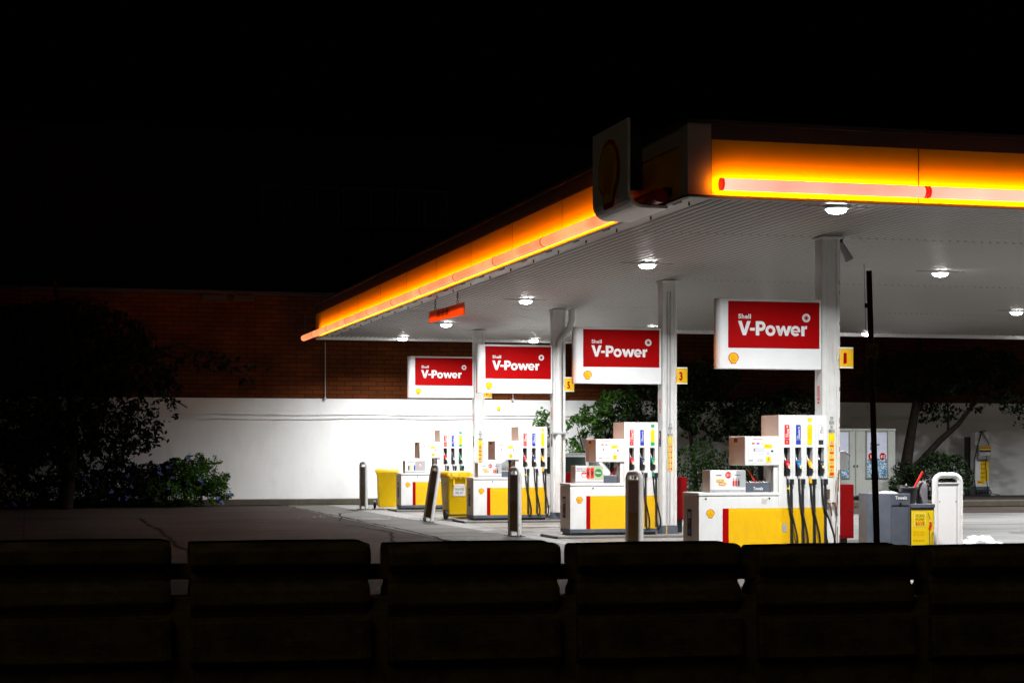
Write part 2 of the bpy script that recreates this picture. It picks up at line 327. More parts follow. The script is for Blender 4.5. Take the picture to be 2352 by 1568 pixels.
sc.cycles.use_denoising = True; sc.cycles.max_bounces = 7; sc.cycles.sample_clamp_indirect = 6; sc.cycles.caustics_reflective = False; sc.cycles.caustics_refractive = False

# ------------------------------------------------------------------ ground
b = MB(); n = 24
gx = [-90 + 220 * i / 60 for i in range(61)]
b.add([(-120, -6, 0), (140, -6, 0), (140, 200, 0), (-120, 200, 0)], [(0, 1, 2, 3)], ASPH)
tag(b.build('ground'), kind='structure')
b = MB(); b.add([(8.55, 16.5, .004), (60, 16.5, .004), (60, 40.4, .004), (14.2, 40.4, .004), (13.8, 51.0, .004), (8.2, 51.0, .004), (8.35, 40, .004), (8.6, 31, .004)], [(0, 1, 2, 3, 4, 5, 6, 7)], SLAB); b.add([(7.05, 16.5, .004), (8.55, 16.5, .004), (8.6, 31, .004), (8.35, 40, .004), (8.2, 51, .004), (6.9, 51.0, .004)], [(0, 1, 2, 3, 4, 5)], MATS['apron_old'])
CRK = mat('crack_dark', (.012, .01, .009), .95, var=.3, spec=.05)
def crack(pts, w_):
    pr = random.Random(len(pts) * 7 + int(pts[0][0] * 10)); q = []
    for (x0, y0), (x1, y1) in zip(pts[:-1], pts[1:]):
        k = max(2, int(math.hypot(x1 - x0, y1 - y0) / .5))
        for i in range(k): q.append((x0 + (x1 - x0) * i / k + pr.uniform(-.05, .05), y0 + (y1 - y0) * i / k + pr.uniform(-.05, .05)))
    q.append(pts[-1]); vs = []
    for i, (x, y) in enumerate(q):
        dx, dy = q[min(i + 1, len(q) - 1)][0] - q[max(i - 1, 0)][0], q[min(i + 1, len(q) - 1)][1] - q[max(i - 1, 0)][1]; l_ = math.hypot(dx, dy) or 1
        ww = w_ * pr.uniform(.4, 1.5); vs += [(x - dy / l_ * ww, y + dx / l_ * ww, .009), (x + dy / l_ * ww, y - dx / l_ * ww, .009)]
    b.add(vs, [(2 * i, 2 * i + 1, 2 * i + 3, 2 * i + 2) for i in range(len(q) - 1)], CRK)
crack([(6.95, 50.8), (7.03, 44), (7.1, 36), (7.0, 30), (7.1, 24)], .03); crack([(2.45, 42.1), (2.5, 36), (2.4, 30), (2.5, 22)], .035); crack([(-12, 42.2), (-4, 42.25), (2.4, 42.15)], .05)
crack([(8.4, 46.5), (7.4, 44), (6.6, 39.5)], .018); crack([(3.2, 47), (6.9, 46.2), (9.0, 46.4)], .03); crack([(5.6, 28), (6.7, 34), (6.4, 37.5)], .02); crack([(8.3, 40.5), (12, 40.7), (19, 40.6)], .025); crack([(9, 34.3), (16, 34.2), (24, 34.4)], .03); crack([(12, 27.2), (20, 27.3)], .03)
STN = mat('oil_stain', (.05, .045, .04), .5, var=.4, spec=.3)
for cx_, cy_, rx_, ry_ in ((9.6, 35.3, .9, .5), (10.4, 42.2, .8, .55), (8.8, 33.6, .5, .7), (13.4, 28.6, 1.0, .5), (7.6, 40.6, .45, .8), (16.5, 38.2, 1.2, .6), (9.2, 28.4, .5, .9), (14.2, 35.8, .8, .4), (18.5, 30.5, .8, .8)):
    pr = random.Random(int(cx_ * 31)); pts = [(cx_ + rx_ * math.cos(a_) * pr.uniform(.6, 1.2), cy_ + ry_ * math.sin(a_) * pr.uniform(.6, 1.2), .0075) for a_ in [2 * math.pi * k / 16 for k in range(16)]]
    b.add(pts, [tuple(range(16))], STN)
for px_, py_ in ((700, 1187), (680, 1193), (735, 1188), (590, 1199), (905, 1189), (1050, 1209), (860, 1212), (792, 1222), (1085, 1195), (640, 1171)):
    g_ = G(px_, py_); pr = random.Random(px_)
    for k in range(5): x_, y_ = g_.x + pr.uniform(-.25, .25), g_.y + pr.uniform(-.3, .3); b.add([(x_, y_, .02), (x_ + .06, y_ + .02, .03), (x_ + .04, y_ + .08, .025)], [(0, 1, 2)], LET if px_ % 2 else MATS['oil_stain'])
tag(b.build('forecourt'), kind='structure')
b = MB(); b.add([(-40, 16.5, .004), (2.45, 16.5, .004), (2.45, 42.2, .004), (-40, 42.2, .004)], [(0, 1, 2, 3)], PSLAB)
tag(b.build('pavement'), kind='structure')
b = MB(); b.box(15.2, 60, 45.0, 45.25, 0, .17, CONC); b.box(15.2, 15.45, 45.25, 51.0, 0, .17, CONC); tag(b.build('kerb', bevel=.02), kind='structure')
b = MB(); b.add([(15.45, 45.25, .13), (60, 45.25, .13), (60, 51.4, .13), (15.45, 51.4, .13)], [(0, 1, 2, 3)], SOIL); tag(b.build('garden_bed'), kind='structure')
# pump islands
for i, yc in enumerate((24.16, 31.17, 38.2, 45.5)):
    b = MB(); b.box(8.95, 11.9, yc - .5, yc + .5, 0, .05, SLAB); tag(b.build('island_kerb', bevel=.015), kind='structure')

# ------------------------------------------------------------------ building behind
bd = thing('brick_building', 'long brick building with white painted lower wall behind the fuel pumps', 'building', (12, 51.5, 0))
L0 = Vector((12, 51.5, 0))
def lb(x0, x1, y0, y1, z0, z1, m, B): B.box(x0 - 12, x1 - 12, y0 - 51.5, y1 - 51.5, z0, z1, m)
b = MB(); lb(-30, 60, 51.5, 51.8, 0, 3.0, PBLK, b); tag(b.build('painted_wall', bd), 'white painted lower wall')
b = MB(); lb(-30, 60, 51.51, 57, 3.0, 5.9, BRICK, b); b.build('brick_wall', bd)
b = MB(); lb(-30, 60, 57, 66, 0, 11.2, mat('dark_render', (.012, .009, .008), .9, spec=.1), b); b.build('upper_storey', bd)
b = MB(); lb(-30, 60, 51.46, 57, 5.9, 6.0, INK, b); lb(-30, 60, 56.9, 66, 11.2, 11.4, MATS['dark_render'], b); b.build('roof', bd)
b = MB(); lb(-30, 15.2, 51.02, 51.5, 0, .17, CONC, b); b.build('base_kerb', bd, bevel=.02)
for k in range(7):
    x0 = W(600 + k * 62, 57)[0]
    fr = MB(); lb(x0, x0 + .78, 56.94, 57.01, 8.6, 9.8, DKGREY, fr); f_ = fr.build('window', bd)
    pn = MB(); lb(x0 + .05, x0 + .73, 56.92, 56.94, 8.66, 9.74, GLASSD, pn); pn.build('pane', f_)
for z0, sag in ((2.56, 0), (2.47, .05)):
    b = MB(); pth = []
    for i in range(60):
        x = W(400, 51.46)[0] + i * .62; pth.append((x - 12, -.05, z0 - (sag * max(0, 1 - i / 14) if sag else 0) + .012 * math.sin(i * .9)))
    b.tube(pth, .011, WHITE2, 6); b.build('conduit', bd)
for px, z1, z0 in ((747, 4.6, 3.0), (1178, 4.4, 3.0), (2490, 3.0, .2)):
    x = W(px, 51.45)[0]; b = MB(); b.tube([(x - 12, -.06, z1), (x - 12, -.06, z0)], .013, GREYL, 6); b.box(x - 12.03, x - 11.97, -.09, -.01, z0 - .03, z0 + .03, GREYL); b.build('conduit', bd)
x = W(1146, 51.45)[0]; b = MB(); b.box(x - 12.05, x - 11.95, -.05, 0, 2.7, 2.8, YEL2); b.build('alarm_box', bd, bevel=.01)
b = MB()
for px0, px1 in ((464, 520), (536, 582)):
    xa, xb = W(px0, 51.45)[0], W(px1, 51.45)[0]; b.box(xa - 12, xb - 12, -.15, -.01, 5.72, 5.86, INK)
b.build('ledge', bd)
# far left brick block, almost lost in the dark
hb = thing('brick_house', 'unlit red brick house at the far left edge of the frame', 'building', (-9.2, 44, 0))
b = MB(); b.box(-7, 0, 0, 7, 0, 10.0, BRICK); b.build('wall', hb)
b = MB(); b.prism([(-7.4, -.3, 10.0), (.4, -.3, 10.0), (-3.5, -.3, 11.6)], (0, 7.6, 0), DKGREY); b.build('roof', hb)
for z in (2.0, 5.0, 7.6):
    b = MB(); b.box(-2.2, -1.1, -.05, .02, z, z + 1.4, GREYL); f_ = b.build('window', hb); b = MB(); b.box(-2.12, -1.18, -.07, -.05, z + .08, z + 1.32, GLASSD); b.build('pane', f_)

# ------------------------------------------------------------------ canopy
CXL, CYF, CYB, CYB2, CXS, CXR, ZC = 7.6, 20.45, 49.3, 44.35, 15.6, 34.0, 4.6
ZT = 5.44
cn = thing('station_canopy', 'large white canopy over the fuel pumps with glowing amber edge', 'canopy', (11.15, 31, 0))
OFF = Vector((11.15, 31, 0))
class MC(MB):                     # canopy meshes are written in world metres, then moved under the Empty
    def build(s, name, parent=None, **k):
        s.v = [p - OFF for p in s.v]; return MB.build(s, name, parent, **k)
# slatted soffit
b = MC(); seams = [20.8, 24.2, 30.95, 37.3, 43.95, 49.2]
x = CXL + .38; pitch = .13
while x < CXR:
    for a, c in zip(seams[:-1], seams[1:]):
        if x > CXS and c > 44.2:
            continue
        g = .012
        ww = pitch - .052; u = [(x + ww * k / 6, ZC + .018 * (abs(k - 3) / 3) ** 2.2, ) for k in range(7)]
        b.add([(x_, y_, z_) for y_ in (a + g, c - g) for x_, z_ in u], [(k, k + 7, k + 8, k + 1) for k in range(6)], SOFF, True)
    x += pitch
b.box(CXL + .03, CXL + .36, CYF + .3, CYB - .05, ZC - .004, ZC + .03, SOFF)
b.box(CXL + .03, CXR, CYF + .03, CYF + .33, ZC - .006, ZC + .03, SOFF)
ceil = b.build('ceiling', cn)
b = MC(); b.box(CXL + .06, CXS, CYF + .06, CYB - .06, ZC + .045, 5.25, INK); b.box(CXS, CXR, CYF + .06, CYB2 - .06, ZC + .045, 5.25, INK); b.build('roof', cn)
# back fascia and trims
b = MC(); b.box(CXL + .02, CXS, CYB - .05, CYB + .03, ZC - .06, 5.3, WHITE2); b.box(CXS + .0, CXS + .05, CYB2, CYB - .05, ZC - .05, 5.3, WHITE2)
b.box(CXS + .05, CXR, CYB2 - .04, CYB2 + .04, ZC - .06, 5.3, WHITE2); b.build('rear_fascia', cn, bevel=.008)
# bolts and brackets hanging along the left trim
y = 21.0
while y < 48:
    b = MC(); b.box(CXL + .1, CXL + .13, y, y + .25, ZC - .03, ZC - .006, DKGREY); b.cyl((CXL + .26, y + .1, ZC - .05), (CXL + .26, y + .1, ZC), .012, DKGREY, n=6); b.build('edge_bracket', cn); y += 1.42
# front fascia
b = MC()
b.box(CXL + .3, CXR, CYF, CYF + .06, ZC + .66, ZT, FCAP); b.box(CXL, CXL + .3, CYF, CYF + .06, ZC + .66, ZT, FWH)                       # cap band above the lit recess
b.box(CXL, CXL + .3, CYF, CYF + .06, ZC - .03, ZC + .66, FWH)            # corner piece
b.box(CXL, CXR, CYF - .025, CYF + .06, ZC - .035, ZC - .008, DKGREY)
for xx in (CXL + .3, 10.62, 13.4, 16.2, 19.0, 21.8, 24.6): b.box(xx - .0025, xx + .0025, CYF - .002, CYF + .02, ZC, ZT, DKGREY)
b.box(CXL - .01, CXR, CYF - .03, CYF + .2, ZT, ZT + .05, DKGREY)
b.build('front_fascia', cn)
b = MC(); b.box(CXL + .3, CXR, CYF + .012, CYF + .05, ZC - .008, ZC + .66, FPAN); b.build('light_panel', cn)
# left fascia
b = MC()
b.box(CXL, CXL + .06, CYF + .06, 22.2, ZC + .62, ZT, FWH); b.box(CXL, CXL + .06, 22.2, CYB, ZC + .62, ZT, FCAP); b.box(CXL, CXL + .06, CYF + .06, CYF + .28, ZC - .03, ZC + .62, FWH)
b.box(CXL - .02, CXL + .06, CYF + .06, CYB, ZC - .035, ZC - .008, DKGREY)
for k in range(11): b.box(CXL + .009, CXL + .02, 22.9 + k * 2.84 - .003, 22.9 + k * 2.84 + .003, ZC, ZT - .05, DKGREY)
b.box(CXL - .03, CXL + .1, CYF + .2, CYB, ZT, ZT + .05, DKGREY)
b.build('side_fascia', cn)
b = MC(); b.box(CXL + .012, CXL + .05, 22.6, CYB, ZC - .008, ZC + .62, FPAN); b.build('light_panel', cn)
b = MC(); b.box(CXL + .012, CXL + .05, CYF + .28, 22.6, ZC - .008, ZC + .62, FPAN_OFF); tag(b.build('light_panel', cn), 'unlit yellow panel near the corner')
# light tubes
ZTB = ZC + .10; ZTL = ZC + .02
def bar(B, p0, p1, r, mf, mb, out):
    """round light bar: lit front shell, opaque red back shell towards the panel"""
    n = 24; p0, p1 = Vector(p0), Vector(p1); out = Vector(out)
    for lit in (True, False):
        vs = []; rng = [R(-150 + 252 * i / n) for i in range(n + 1)] if lit else [R(102 + 108 * i / n) for i in range(n + 1)]
        for p_ in (p0, p1):
            for a_ in rng: vs.append(p_ + out * math.cos(a_) * r + Z1 * math.sin(a_) * r)
        B.add(vs, [(i, i + 1, n + 2 + i, n + 1 + i) for i in range(n)], mf if lit else mb, True)
    return B
def half_tube(a, c, axis, m, me):
    B = MC(); r = .072 if axis == 'x' else .08
    if axis == 'x': q = lambda x_: (x_, CYF - .19, ZTB); o_ = (0, -1, 0)
    else: q = lambda y_: (CXL - .2, y_, ZTL); o_ = (-1, 0, 0)
    bar(B, q(a + .012), q(c - .012), r, m, RED, o_)
    for e0, e1 in (((a, a + .03),) if axis == 'y' else ((a, a + .03), (c - .03, c))): B.tube([q(e0), q(e1)], r + .004, me, 20)
    return B.build('light_tube', cn)
xs = [7.93, 10.62, 13.4, 16.2, 19.0, 21.8]
for a, c in zip(xs[:-1], xs[1:]): half_tube(a + .01, c - .01, 'x', TUBE, TUBER)
ys = [22.62, 25.9, 28.75, 31.6, 34.45, 37.3, 40.15, 43.0, 45.85, 48.2, 50.1]
for a, c in zip(ys[:-1], ys[1:]): half_tube(a, c, 'y', TUBEL, TUBER)
b = MC(); b.tube([(CXL - .16, 20.95, ZTL + .02), (CXL - .16, 22.4, ZTL + .02)], .085, TUBEOFF, 20); b.box(CXL - .1, CXL, 21.0, 21.1, ZTB - .04, ZTB + .05, BLKP); tag(b.build('light_tube', cn), 'unlit dark red light tube at the corner')
# amber strip lamps on the back of the tubes, shining on the yellow panels
for nm, x0_, x1_, y0_, y1_, E_ in (('x', 7.95, 21.8, 0, 0, 260), ('y', 0, 0, 22.9, CYB - .7, 500)):
    b = MC()
    if nm == 'x': b.box(x0_, x1_, CYF - .13, CYF - .115, ZTB + .0, ZTB + .03, RED)
    else: b.box(CXL - .14, CXL - .125, y0_, y1_, ZTL + .01, ZTL + .04, RED)
    b.build('light_strip', cn)
    la = bpy.data.lights.new('strip_lamp', 'AREA'); la.shape = 'RECTANGLE'; la.energy = E_; la.color = (1, .21, 0) if nm == 'x' else (1, .22, 0); la.spread = R(154 if nm == 'x' else 158)
    lo = bpy.data.objects.new('strip_lamp', la); C.objects.link(lo); la.size_y = .02
    if nm == 'x': la.size = x1_ - x0_; lo.location = ((x0_ + x1_) / 2, CYF - .113, ZTB + .015); lo.rotation_euler = (R(90 + 2), 0, 0)
    else: la.size = y1_ - y0_; lo.location = (CXL - .123, (y0_ + y1_) / 2, ZTL + .03); lo.rotation_euler = Euler((R(90 + 2), 0, R(-90)))
# corner blade with the shell emblem: a board standing off the left edge and curling under it
b = MC(); prof = [(CXL - .5, ZT + .17), (CXL - .5, ZC + .12)]
for i in range(7): a = R(180 + 90 * i / 6); prof.append((CXL - .3 + .2 * math.cos(a), ZC + .12 + .2 * math.sin(a)))
prof += [(CXL + .02, ZC - .08)]
inner = [(CXL + .02, ZC - .045), (CXL - .3, ZC - .045)]
for i in range(7): a = R(270 - 90 * i / 6); inner.append((CXL - .3 + .165 * math.cos(a), ZC + .12 + .165 * math.sin(a)))
inner += [(CXL - .465, ZT + .17)]
y0, y1 = 21.2, 22.62
loop = prof + inner; nL = len(prof); nI = len(inner)
vs = [(p[0], y, p[1]) for y in (y0, y1) for p in loop]; T = len(loop)
fs = [(i, (i + 1) % T, T + (i + 1) % T, T + i)[::-1] for i in range(T)]
for base, rv in ((0, 1), (T, -1)):
    for i in range(nL - 1):
        q = [base + i, base + i + 1, base + T - 2 - i, base + T - 1 - i]
        fs.append(tuple(q[::rv]))
b.add(vs, fs, WHITE2)
b.box(CXL - .464, CXL - .002, 22.1, 22.5, ZC + .26, ZT + .12, DKGREY)
cb = b.build('corner_board', cn)
b = MC(); pecten(b, 0, 0, .86, (CXL - .5, 21.91, 5.02), LEFT, .012)
cbe = b.build('emblem', cb); cbe.parent = cb; cbe.matrix_parent_inverse = Matrix()

# columns
COLX = [(10.97, 11.24), (11.06, 11.33), (11.06, 11.33), (11.07, 11.33)]; COLY = [24.03, 31.04, 38.07, 45.3]
for i, ((xa, xb), yf) in enumerate(zip(COLX, COLY)):
    b = MC(); yb = yf + .26
    b.box(xa, xb, yf + .02, yb - .02, 0.2, ZC, COLW)
    b.box(xa - .002, xa + .05, yf, yb, 0.2, ZC, COLW); b.box(xb - .05, xb + .002, yf, yb, 0.2, ZC, COLW)
    b.box(xa - .03, xb + .03, yf - .03, yb + .03, ZC - .03, ZC, COLW)
    if i == 1: 
        for dx in (.085, .14): b.tube([(xa + dx, yf + .005, .25), (xa + dx, yf + .005, 2.0), (xa + dx + .01, yf + .005, ZC - .2)], .012, GREYL, 6)
    if i == 0:
        random.seed(3)
        for k in range(16):
            u = random.choice((.005, .03, .06, .2, .235, .255)) + random.uniform(-.01, .01); z = random.uniform(.2, 1.1); h = random.uniform(.05, .3); q = random.uniform(.003, .009)
            u = min(max(u, .006), .262)
            b.flat([(u - q, z), (u + q * .6, z - .02), (u + q, z + h), (u - q * .5, z + h * 1.05)], (xa, yf, 0), FRONT, COLR, .0025)
        for k in range(10):
            z = random.uniform(1.2, 4.0); b.rect(.258, .268, z, z + random.uniform(.03, .1), (xa, yf, 0), FRONT, COLR, .003)
    cl = b.build('column', cn, bevel=.006)
    b = MC(); b.box(xa - .012, xb + .012, yf - .012, yb + .012, 0, .2, GREY if i else COLW)
    if i == 1: b.box(xa + .06, xa + .08, yf - .016, yf - .01, .02, .19, YEL)
    b.build('column_base', cl, bevel=.008)
    # warning stickers
    b = MC(); O = (xa, yf + .018, 0); uc = .145
    if i in (0, 1, 2, 3):
        for k, (t, z) in enumerate((('STOP', 1.985), ('ENGINE', 1.925), ('NO', 1.865), ('SMOKING', 1.805))):
            b.text(t, uc, z, .047, O, FRONT, INK, w={'STOP': .05, 'ENGINE': .075, 'NO': .032, 'SMOKING': .095}[t], bold=.015, off=.012, center=True)
        b.box(xa + uc - .042, xa + uc + .042, yf + .005, yf + .018, 1.18, 1.795, YEL2)
        O2 = (xa, yf + .005, 0)
        for k in range(5):
            z = 1.66 - k * .098
            b.disc(uc, z, .024, O2, FRONT, LET, .002, 16); b.disc(uc, z, .012, O2, FRONT, INK, .004, 5); b.ring(uc, z, .02, .025, O2, FRONT, REDL, .005, n=16)
            b.rect(uc - .032, uc + .032, z - .058 - (.012 if k == 4 else 0), z - .034, O2, FRONT, REDL, .003)
    b.build('warning_sticker', cl)
    b = MC(); O = (xa - .002, yf + .13, 0)
    b.rect(-.035, .035, 2.27, 2.47, O, LEFT, REDL, .003); b.rect(-.018, .018, 2.3, 2.455, O, LEFT, LET, .004); b.rect(-.008, .008, 2.32, 2.44, O, LEFT, REDL, .005)
    b.rect(-.03, .03, 2.22, 2.25, O, LEFT, REDL, .003)
    b.build('red_sticker', cl)
    b = MC(); b.rect(-.05, .05, 1.62, 1.9, O, LEFT, INK, .003); b.rect(-.04, 0, 1.77, 1.86, O, LEFT, GREYL, .004); b.rect(0.0, .03, 1.74, 1.77, O, LEFT, REDL, .004); b.rect(-.03, .03, 1.67, 1.7, O, LEFT, BLUE, .004); b.rect(-.035, .03, 1.635, 1.65, O, LEFT, GREYL, .004)
    b.build('black_sticker', cl)
    if i == 0:
        b = MC(); b.box(xa + .06, xa + .11, yf - .01, yf + .018, .86, 1.0, RUSTY); b.build('lock_plate', cl)
        for dx in (.075, .16):
            b = MC()
            b.tube([(xa + dx, yf - .01, .8), (xa + dx, yf - .06, .8), (xa + dx + .02, yf - .075, .72), (xa + dx + .035, yf - .07, .62)], [.018, .02, .014, .009], RUSTY, 8)
            b.box(xa + dx - .03, xa + dx + .03, yf - .05, yf - .02, .79, .81, RUSTY); b.build('tap', cl)
    if i == 2:   # down pipe swinging in below the ceiling
        b = MC(); xm = xb - .1; yp = yf - .03
        b.tube([(xb + .13, yp, ZC), (xb + .13, yp, ZC - .25), (xb + .10, yp, ZC - .36), (xb + .0, yp, ZC - .52), (xm - .03, yp, ZC - .68), (xm - .06, yp, ZC - .82), (xm - .065, yp, .2)], .072, COLW, 16)
        b.box(xa - .04, xb + .04, yp - .08, yp + .02, 1.9, 1.94, GREYL); b.build('downpipe', cl)
    if i in (0,):
        b = MC(); q = Vector((xb + .06, yf + .1, ZC)); b.cyl(q, q + Vector((0, 0, -.1)), .03, DKGREY)
        b.tube([q + Vector((0, 0, -.08)), q + Vector((.03, -.02, -.16)), q + Vector((.12, -.04, -.33))], [.035, .05, .062], GREYL, 12); b.build('loudspeaker', cl)
# downlights
def downlight():
    t = thing('ceiling_light', 'round white ceiling light', 'light', (0, 0, 0), group='round lights in the canopy ceiling')
    b = MB(); b.tube([(0, 0, 0), (0, 0, -.02), (0, 0, -.035)], [.17, .17, .15], WHITE2, 24); b.box(-.45, .45, -.012, .012, -.006, 0, DKGREY); b.build('housing', t)
    b = MB(); b.tube([(0, 0, -.035), (0, 0, -.06), (0, 0, -.08), (0, 0, -.09)], [.125, .12, .09, .04], GLOW, 24); b.build('lens', t)
    return t
lab = {(9.8, 21.05): 'bright round ceiling light nearest the front edge', (9.8, 28.25): 'bright round ceiling light above and left of the nearest red sign pillar', (9.8, 35.75): 'ceiling light above the third red sign from the front',
       (9.8, 43.0): 'ceiling light directly below the hanging orange sign', (9.88, 48.7): 'farthest left ceiling light at the rear canopy edge', (13.6, 48.75): 'rear ceiling light just above the second farthest red sign',
       (15.1, 28.3): 'ceiling light right of the leaning black pole', (21.0, 35.9): 'ceiling light at the right edge of the photo', (21.15, 43.6): 'ceiling light half hidden behind the black pole',
       (15.1, 21.05): 'front ceiling light beyond the right edge', (15.1, 35.8): 'ceiling light hidden behind the largest red sign', (15.1, 43.2): 'ceiling light hidden behind the second red sign', (21.0, 28.3): 'right ceiling light beyond the frame', (21.0, 21.05): 'front right ceiling light beyond the frame', (26.4, 28.3): 'far right ceiling light, second row from the street', (26.4, 35.9): 'far right ceiling light, third row from the street', (26.4, 43.6): 'far right ceiling light, rear row', (31.6, 35.9): 'outermost right ceiling light, third row', (31.6, 43.2): 'outermost right ceiling light, rear row'}
first = None
for (x, y), l in lab.items():
    if first is None: first = downlight(); o = first; o.location = (x, y, ZC); o['label'] = l
    else: o = dup(first, (x, y, ZC), 0, l)
    la = bpy.data.lights.new('lamp', 'AREA'); la.shape = 'DISK'; la.size = .24; la.energy = 355; la.color = (.96, .985, 1); la.spread = R(150)
    lo = bpy.data.objects.new('lamp', la); C.objects.link(lo); lo.location = (x, y, ZC - .1)
# hanging sign
a = P(987, 728, 0); hs_y = 39.5
q0 = Vector((7.98, 38.6, 3.98)); 
hs = thing('hanging_sign', 'orange red sign hanging on two chains under the canopy edge', 'sign', (8.0, 0, 0))
ya = lambda px: (lambda t: 8.0 / (SN + t * CS) * (CS - t * SN))((px - CX) / F)
ZZ = lambda px: 8.0 / (SN + (px - CX) / F * CS)
yl, yr = ya(987), ya(1066); zt = HC + (HZ - 716) * ZZ(987) / F; zb = HC + (HZ - 741) * ZZ(987) / F
zt2 = HC + (HZ - 694) * ZZ(1066) / F; zb2 = HC + (HZ - 722) * ZZ(1066) / F
HSM = mat('hanging_sign_orange', (.9, .13, .015), .4, var=.1, grime=(.3, .08, .08), gamt=.5)
b = MB(); b.prism([(-.012, yl, zb), (-.012, yr, zb2), (-.012, yr, zt2), (-.012, yl, zt)], (.024, 0, 0), HSM)
O = Vector((-.012, yl - .75, (zb + zt) / 2 - .06)); wv = Vector((0, yr - yl, zb2 - zb)).normalized()
FPM = mat('faded_print', (.16, .012, .012), .6)
for u_, w_ in ((0, .34), (.4, .3), (.76, .26)):
    for k in range(5): b.rect(u_ + w_ * k / 5, u_ + w_ * k / 5 + w_ * .13, .0, .1 + .03 * ((k * 7) % 3), O, (wv, Z1), FPM, .004)
b.build('sign_board', hs)
for px in (1000, 1051):
    y = ya(px); f = (y - yl) / (yr - yl); z = zt + (zt2 - zt) * f; b = MB(); zz = z; k = 0
    while zz < ZC - .04:
        b.tube([(0, y + .018 * math.cos(a_) * (k % 2), zz + .035 + .035 * math.sin(a_)) if k % 2 else (.018 * math.cos(a_), y, zz + .035 + .035 * math.sin(a_)) for a_ in [2 * math.pi * j / 8 for j in range(9)]], .007, RUSTY, 5)
        zz += .055; k += 1
    b.build('chain', hs)

# ------------------------------------------------------------------ red advert signs
SG = [(9.35, 10.95, 24.02, 2.70, 3.69), (9.38, 11.03, 31.04, 2.735, 3.74), (9.34, 11.03, 38.05, 2.775, 3.82), (9.32, 11.04, 45.28, 2.87, 3.92)]
SL = ['largest red and white advert sign on the nearest column', 'second nearest red and white advert sign', 'third red and white advert sign, just right of the farthest one', 'smallest, farthest red and white advert sign by the brick wall']
for (xa, xb, yf, za, zb_), l in zip(SG, SL):
    w_, h_ = xb - xa, zb_ - za; t = thing('advert_sign', l, 'sign', (xa, yf, za), group='red advert signs on the canopy columns')
    b = MB(); r = .09; pts = []
    for i in range(9):
        a_ = R(270 - 180 * i / 8); pts.append((r + r * math.cos(a_) * .9, r + r * math.sin(a_), 0))
    pts += [(w_, 2 * r, 0), (w_, 0, 0)]
    b.prism(pts[::-1], (0, 0, h_), WHITE2, sm=False)
    body = b.build('sign_box', t, bevel=.006)
    for p in body.data.polygons: p.use_smooth = False
    b = MB(); O = (0, 0, 0); k = w_ / 1.62; q = h_ / .98
    b.rect(.182 * k, 1.587 * k, .29 * q, .94 * q, O, FRONT, RED, .003)
    b.text('Shell', .335 * k, .70 * q, .062, O, FRONT, LET, w=.19, bold=.028, off=.006)
    vpower(b, .33 * k, .467 * q, .2, O, FRONT, LET, .006)
    starburst(b, 1.379 * k, .722 * q, .062, O, FRONT, LET, RED, .006)
    pecten(b, .263 * k, .145 * q, .155, O, FRONT, .004)
    b.build('sign_face', t)
    b = MB(); b.box(w_, w_ + .03, .05, .13, .04, h_ - .04, GREYL); b.build('bracket', t)
NB = [(0, '1', 2.72, 3.02), (1, '3', 2.737, 3.04), (2, '5', 2.815, 3.13), (3, '7', 2.87, 3.17)]
for i, d, za, zb_ in NB:
    xb, yf = COLX[i][1], COLY[i]; O = Vector((xb - .03, yf - .06, za))
    t = thing('number_board', f'small curved yellow board with red number {d} on column', 'sign', O, group='yellow pump number boards')
    b = MB(); pts = []; h_ = zb_ - za; wd = .21; m_ = 10
    for i_ in range(m_ + 1): u = i_ / m_; pts.append((u * wd, -.03 * math.sin(math.pi * u) ))
    vs = [(x_, y_, z_) for z_ in (0, .02, h_ - .02, h_) for x_, y_ in pts]; n_ = m_ + 1
    for r_, mm in ((0, LET), (1, YEL), (2, LET)): b.add([vs[r_ * n_ + k] for k in range(n_)] + [vs[(r_ + 1) * n_ + k] for k in range(n_)], [(k, k + 1, n_ + k + 1, n_ + k) for k in range(m_)], mm, True)
    b.box(0, wd, .004, .012, .004, h_ - .004, YEL); bd_ = b.build('board', t)
    b = MB(); b.text(d, .04, .075, .14, (0, -.034, 0), FRONT, RED, w=.05 if d == '1' else .065, bold=.03, off=.002); b.build('numeral', bd_)
    b = MB(); b.box(.0, .02, .012, .1, .1, .14, GREYL); b.build('bracket', t)

